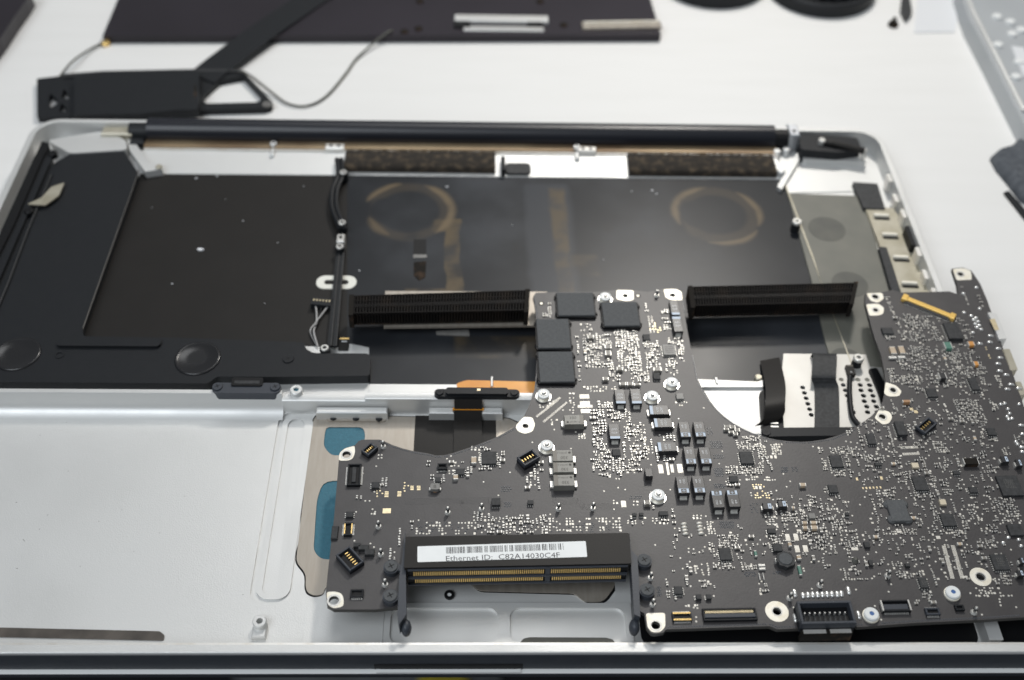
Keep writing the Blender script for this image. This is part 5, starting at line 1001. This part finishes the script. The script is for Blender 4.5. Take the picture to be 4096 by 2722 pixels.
# small rubber edge clip at the left edge, tan dome, fiducials
x, y = (147.62,35.57); b = MB(); b.box(x, y, B-1.5, B+.9, 2.0, 4.6, 'chip', ch=.2); b.build('edge_clip', board)
x, y = (302.68,26.36); b = MB(); b.cyl(x, y, B, B+1.2, 1.1, 'oliveround', 16, r1=.7, ch=.3); b.build('buzzer', board, smooth=True)
for x, y in [(248.13,139.05),(212.71,134.69)]:
    b = MB(); b.cyl(x, y, B, B+.03, 1.0, 'blackdeep', 20); b.cyl(x, y, B+.03, B+.09, .5, 'lug', 16); b.build('fiducial', board)
# ports on the right edge
def port(quad, z0, z1, m, bev=.4, name='port'):
    b = MB(); b.prism(quad, z0, z1, m); return b.build(name, board, bevel=bev)
po = port([(374.39,130.96),(377.51,130.18),(377.36,117.79),(374.37,117.37),(374.66,125.69)], B-6, B+1.0, 'alu'); b = MB(); b.prism([(373.93,127.2),(375.93,127.54),(375.79,122.01),(374.14,121.8)], B+1.02, B+1.1, 'goldpad'); b.build('yellow_tape', po)
port([(374.48,113.47),(377.25,113.69),(377.03,103.82),(374.25,103.43)], B-6, B, 'beige'); port([(374.06,98.08),(376.2,98.28),(376.23,92.49),(373.91,92.11)], B-6, B, 'beige')
# underside: shield that the board rests on, heat pipe plate and fin stacks
b = MB(); b.prism([(155.36,147.19),(215.51,147.4),(214.89,129.93),(155.91,128.48)], 19.2, 20.2, 'steel'); b.build('heat_pipe', board, bevel=.3)
b = MB(); b.box(222, 100, 16.8, B-1.5, 20, 40, 'soot'); b.build('heat_sink_block', board)
b = MB(); b.box(346, 60, 16.2, B-1.5, 8, 60, 'chip'); b.build('underside_shield', board)
def fins(quad, h, n):
    (ax, ay), (bx_, by_), (cx_, cy_), (dx_, dy_) = quad; zt = 27.0   # back-left, back-right, front-right, front-left
    lerp = lambda p, q, t: (p[0]+(q[0]-p[0])*t, p[1]+(q[1]-p[1])*t)
    f_ = MB()
    for k in range(n):
        t0 = k/n; t1 = t0+.58/n
        q0, q1 = lerp(quad[0], quad[1], t0), lerp(quad[0], quad[1], t1); r0, r1 = lerp(quad[3], quad[2], t0), lerp(quad[3], quad[2], t1)
        f_.prism([r0, r1, q1, q0], zt-h+.3, zt-.25, 'fin')
    o = f_.build('fin_stack', board, kind='stuff')
    t_ = MB(); mid = lambda t, s_: lerp(lerp(quad[0], quad[1], t), lerp(quad[3], quad[2], t), s_)
    for s0, s1, z1 in ((.0, .03, zt-.1), (.27, .31, zt-.12), (.62, .66, zt-.12), (.95, 1.0, zt-.1)): t_.prism([mid(0, s1), mid(1, s1), mid(1, s0), mid(0, s0)], z1-.5, z1, 'fin')
    t_.prism([mid(0, 1), mid(1, 1), mid(1, 0), mid(0, 0)], zt-h, zt-h+.3, 'soot'); t_.prism([mid(0, .5), mid(1, .5), mid(1, .35), mid(0, .35)], zt-h, zt-1, 'blackdeep'); t_.build('fin_frame', o)
    t_ = MB(); t_.prism([mid(0, .0), mid(1, .0), mid(1, -.03), mid(0, -.03)], zt-h, zt-.2, 'fin'); t_.build('fin_back', o)
    for s_, e0, e1 in ((1, 0, -.028), (1, 1, 1.028)):
        e = MB(); e.prism([mid(e0, 1.12), mid(e1, 1.12), mid(e1, -.05), mid(e0, -.05)], zt-h-.3, zt+.15, 'soot'); e.build('end_flange', o, bevel=.2)
fins([(145.02,137.56),(206.99,141.04),(206.34,130.83),(145.49,128.62)], 6.0, 58)
fins([(268.62,143.64),(329.02,146.41),(325.36,136.16),(268.31,133.78)], 6.0, 58)

# ================================================================= AROUND THE LAPTOP
T = TZ
pn = thing('display_panel', 'dark purple black flat screen panel lying behind the laptop', 'panel', (150, 420, T))
b = MB(); b.prism([(5.85,334.04)] + [(279.73,342.54),(275.42,421.72)] + [(4.97,409.71)], T, T+4, 'panel'); b.build('panel_sheet', pn, bevel=.4)
x, y = (200.27,353.52); b = MB(); b.box(x, y, T+4, T+5.6, 47, 6.0, 'alu', ch=.3)
for k in range(22): b.box(x-21+k*2, y+.6, T+5.6, T+5.9, .9, 3.0, 'tin')
b.build('edge_connector', pn)
x, y = (201.31,345.16); b = MB(); b.box(x, y, T+4, T+4.8, 40, 4.2, 'silver', ch=.2); b.build('connector_foil', pn)
for x, y in [(180.59,348.77),(216.96,349.75)]:
    b = MB(); b.box(x, y, T+4, T+5.4, 8, 6, 'blackdeep', ch=.4); b.build('connector_ear', pn)
x, y = (260.54,349.53); b = MB(); b.box(x, y, T+4, T+5.4, 40, 6.5, 'steel', .06, ch=.3); b.box(x, y+1.5, T+5.4, T+6.2, 38, 1.2, 'lug', .06, ch=.2); b.build('metal_strip', pn)
for x, y in [(152.09,341.74),(158.93,344.67),(231.53,350.09),(158.57,371.01),(220.31,372.49)]:
    b = MB(); b.cyl(x, y, T+4, T+4.9, 2.0, 'soot', 14, ch=.4); b.build('screw', pn)
s0 = MB(); q0 = [(63.87,307.71), (80.73,335.15), (101.9,369.45), (137.87,421.91)]
sd = Vector((q0[2][0]-q0[1][0], q0[2][1]-q0[1][1])); sdn = Vector((sd.y, -sd.x, 0)).normalized()
s0.ribbon([(q0[0][0]-4, q0[0][1]-8, T+3.4), (*q0[0], T+3.6), (*q0[1], T+4.9), (*q0[2], T+4.4), (*q0[3], T+4.4)], 15.5, .3, 'black', side=sdn); o = s0.build('flat_strip'); tag(o, 'flat black ribbon strip running from the plastic bracket across the dark panel', 'ribbon cable')
br = thing('plastic_bracket', 'long black plastic bracket with triangular window resting behind the hinge', 'bracket', (60, 290, T))
b = MB(); BR = [(-16.5,298.44),(-5.44,301.15),(12.43,304.04),(56.85,307.08),(74.93,307.26),(79.15,304.61),(94.83,281.98),(94.89,278.48),(92.25,277.03),(51.9,274.33),(37.24,271.28),(-8.14,268.08)]
tri = rounded([(67.94,298.79),(78.39,302.73),(89.27,286.59),(88.57,281.85),(65.24,280.18),(62.63,282.47),(62.69,287.2)], 1.2, 3); w1 = [(-7.17,286.85),(-1.34,279.92),(-3.93,275.81),(-6.32,279.81)]; w2 = [(-1.91,290.54),(3.05,282.35),(-1.38,283.19)]; w3 = [(-0.2,279.36),(4.19,273.34),(0.34,272.11)]
b.prism(rounded(BR, .8, 2), T, T+3, 'black', holes=[tri, w1, w2, w3]); b.build('bracket_body', br, bevel=.4)
b = MB(); b.prism([(-5.17,301.11),(12.67,304),(57.76,306.82),(75.16,306.73),(76.08,305.25),(58.15,304.58),(13.24,301.54),(-3.87,298.68)], T+3, T+4, 'chip'); b.build('top_rib', br, bevel=.2)
b = MB(); b.prism(rounded([(2.41,295.72),(14.66,298.45),(57.88,301.19),(59.46,298.03),(63.69,269.99),(53.64,269.1),(39.16,266.08),(10.26,264.13)], .8, 2), T+3, T+7, 'black'); b.build('raised_body', br, bevel=.4)
x, y = (92.63,279.6); b = MB(); b.ring(x, y, T+3, T+3.6, 2.0, .8, 'chipgrey', 16); b.build('eyelet', br)
b = MB(); b.prism([(58.7,288.17),(59.56,288.67),(61.02,281.11),(60.5,278.76)], T+7, T+7.1, 'soot'); b.build('brown_tape', br)
def cable(path, r, label, name='antenna_cable'):
    c_ = MB(); c_.tube(smoothpath(path), r, 'oliveround', 10); return tag(c_.build(name, smooth=True), label, 'cable')
c1_ = thing('antenna_cable', 'short thin cable with gold plug tip poking up from the bracket', 'cable', (40, 300, T))
b = MB(); b.tube(smoothpath([(*(-7.23,300.13), T+2), (*(-3.41,310.51), T+4), (*(0.47,324.04), T+2), (*(5.8,333.71), T+.9)]), .55, 'oliveround', 10); b.build('wire', c1_, smooth=True)
x, y = (7.05,332.53); b = MB(); b.cyl(x, y, T, T+2.2, 2.0, 'gold', 16, ch=.4); b.build('plug', c1_, smooth=True)
cable([(*(76.77,305.26), T+4.4), (*(82.02,301.58), T+4), (*(92.72,292.01), T+1.5), (*(101.27,283.85), T+1), (*(110.28,282.28), T+1), (*(118.34,290.17), T+1), (*(125.67,308.76), T+1), (*(129.68,321.64), T+1), (*(137.6,333.17), T+3), (*(143.89,338.84), T+5.2), (*(146.28,341.63), T+4.7)], .55, 'long thin grey cable looping over the table from the bracket to the panel')
def fan(xy, r, label):
    f_ = thing('cooling_fan', label, 'fan', (xy[0], xy[1], T), 'round fans lying behind the laptop')
    b = MB(); b.ring(xy[0], xy[1], T, T+7, r, r-3, 'black', 48, .8); b.build('housing', f_, smooth=True)
    b = MB(); b.cyl(xy[0], xy[1], T, T+1, r-3.02, 'blackdeep', 40); b.build('base', f_)
    b = MB(); b.cyl(xy[0], xy[1], T+1, T+6.5, r*.4, 'chip', 32, ch=.6); h_ = b.build('hub', f_, smooth=True)
    for k in range(24):
        a = k*math.pi/12; b = MB(); b.ribbon([(xy[0]+math.cos(a)*r*.4, xy[1]+math.sin(a)*r*.4, T+3.5), (xy[0]+math.cos(a+.25)*(r-4), xy[1]+math.sin(a+.25)*(r-4), T+3.5)], 4.5, .4, 'black', side=(0, 0, 1)); b.build('blade', f_)
e1 = (314.11,373.58); fan((e1[0], e1[1]+31), 30, 'round black fan between the dark panel and the other fan')
e1 = (370.91,365.93); fan((e1[0], e1[1]+30), 29, 'round black fan next to the pale plastic sheet')
b = MB(); b.prism([(424.49,396.07),(411.24,353.88),(432.71,355.01),(448.45,396.78)], T+.05, T+.5, 'sheet'); tag(b.build('plastic_sheet'), 'thin pale sheet lying between round fan and grey metal cover', 'sheet')
b = MB(); b.prism([(413.29,388.03),(416.89,388.13),(413.78,370.03),(408.96,363.33),(408.66,372.84)], T, T+3, 'chip'); tag(b.build('plastic_clip', bevel=.4), 'small dark plastic clip beside the round fan', 'clip')
b = MB(); x, y = (402.07,360.75); b.cyl(x, y, T, T+2.2, 2.6, 'soot', 16, ch=.5); b.cyl(x, y, T+2.2, T+4.5, 1.2, 'soot', 12); tag(b.build('loose_screw', smooth=True), 'tiny dark loose screw on the white table by the fan', 'screw')
gc = thing('metal_cover', 'blue grey aluminium cover lying at the table edge beside the laptop', 'cover', (470, 330, T))
GC = [(439.8,385.48),(436.08,351.5),(435.86,317.57),(434.6,262.07)] + [(436.9,192.22),(500.96,258.85),(540.64,409.77)]
b = MB(); b.prism(rounded(GC, 2, 2), T, T+10, 'bluegrey'); b.build('cover_plate', gc, bevel=1.2)
b = MB(); p = [(*q, T+10.3) for q in [(441.58,379.45),(439.6,354.44),(438.95,322.88),(437.54,271.02)]]; b.tube(p, 1.3, 'alu', 10); b.build('cover_rim', gc, smooth=True)
for x, y in [(455.87,348.38),(453.17,336.94),(458.9,340.8),(450.58,353.18),(442.79,299.15),(442.94,326.82),(448.37,311.91)]:
    b = MB(); b.cyl(x, y, T+10, T+11.4, 2.4, 'whitering', 18, ch=.5); b.build('rivet', gc, smooth=True)
b = MB(); b.prism([(449.3,326.16),(455.08,324.97),(451.53,304.2),(446.56,299.08)], T+10.02, T+10.5, 'sheet'); b.build('sticker', gc)
b = MB(); CP = [(417.8,247.99),(423.1,253.22),(429.74,256.1),(436.3,262.93),(442.11,260.8),(436.22,233.68),(424.81,215.24),(421.9,219.17),(420.1,230.29),(418.01,240.18)]
gx = sum(p[0] for p in CP)/len(CP); gy = sum(p[1] for p in CP)/len(CP)
b.loft([[(gx+(p[0]-gx)*k, gy+(p[1]-gy)*k, T+z+random.uniform(-.4, .6)*(z > 0)) for p in CP] for k, z in ((1, 0), (1.0, 1.6), (.86, 4), (.6, 5.2), (.3, 4.4))], 'cloth'); tag(b.build('cloth', smooth=True, ang=80), 'crumpled dark grey cloth on the white table beside the laptop', 'cloth')
b = MB(); q = [(416.52,224.27),(419.07,225.33),(422.31,211.94),(420.22,205.61)]; b.prism(q, T, T+1.2, 'black'); tag(b.build('rubber_strip', bevel=.2), 'short black rubber strip on the white table below the grey cloth', 'strip')
b = MB(); b.prism([(-67.05,367.97),(-36.66,368.87),(-36.84,360.18),(-38.29,344.67),(-39.47,324.19),(-44.11,294.08)], T, T+8, 'panel'); tag(b.build('black_device', bevel=1.5), 'dark slab edge at the table corner left of the dark panel', 'device')
# things on the floor in front of the table
cl = thing('floor_cloth', 'pale grey cloth on the dark floor below the laptop front edge', 'cloth', (120, -250, -740))
def heap(pts, z0, h, m, name, par):
    b = MB(); gx = sum(p[0] for p in pts)/len(pts); gy = sum(p[1] for p in pts)/len(pts)
    b.loft([[(gx+(p[0]-gx)*k, gy+(p[1]-gy)*k, z0+z) for p in pts] for k, z in ((1, 0), (.97, h*.5), (.8, h*.9), (.4, h))], m); b.build(name, par, smooth=True, ang=80)
heap(rounded([(-60.86,390.96),(103.26,388.38),(224.64,382.57),(190.23,347.02),(21.5,347.43),(-39.9,365.55)], 20, 3), -740, 40, 'greycloth', 'cloth_fold', cl)
heap(rounded([(127.99,363.29),(185.86,361.42),(177.84,344.63),(141.08,344.7)], 10, 3), -705, 15, 'yellow', 'yellow_patch', cl)
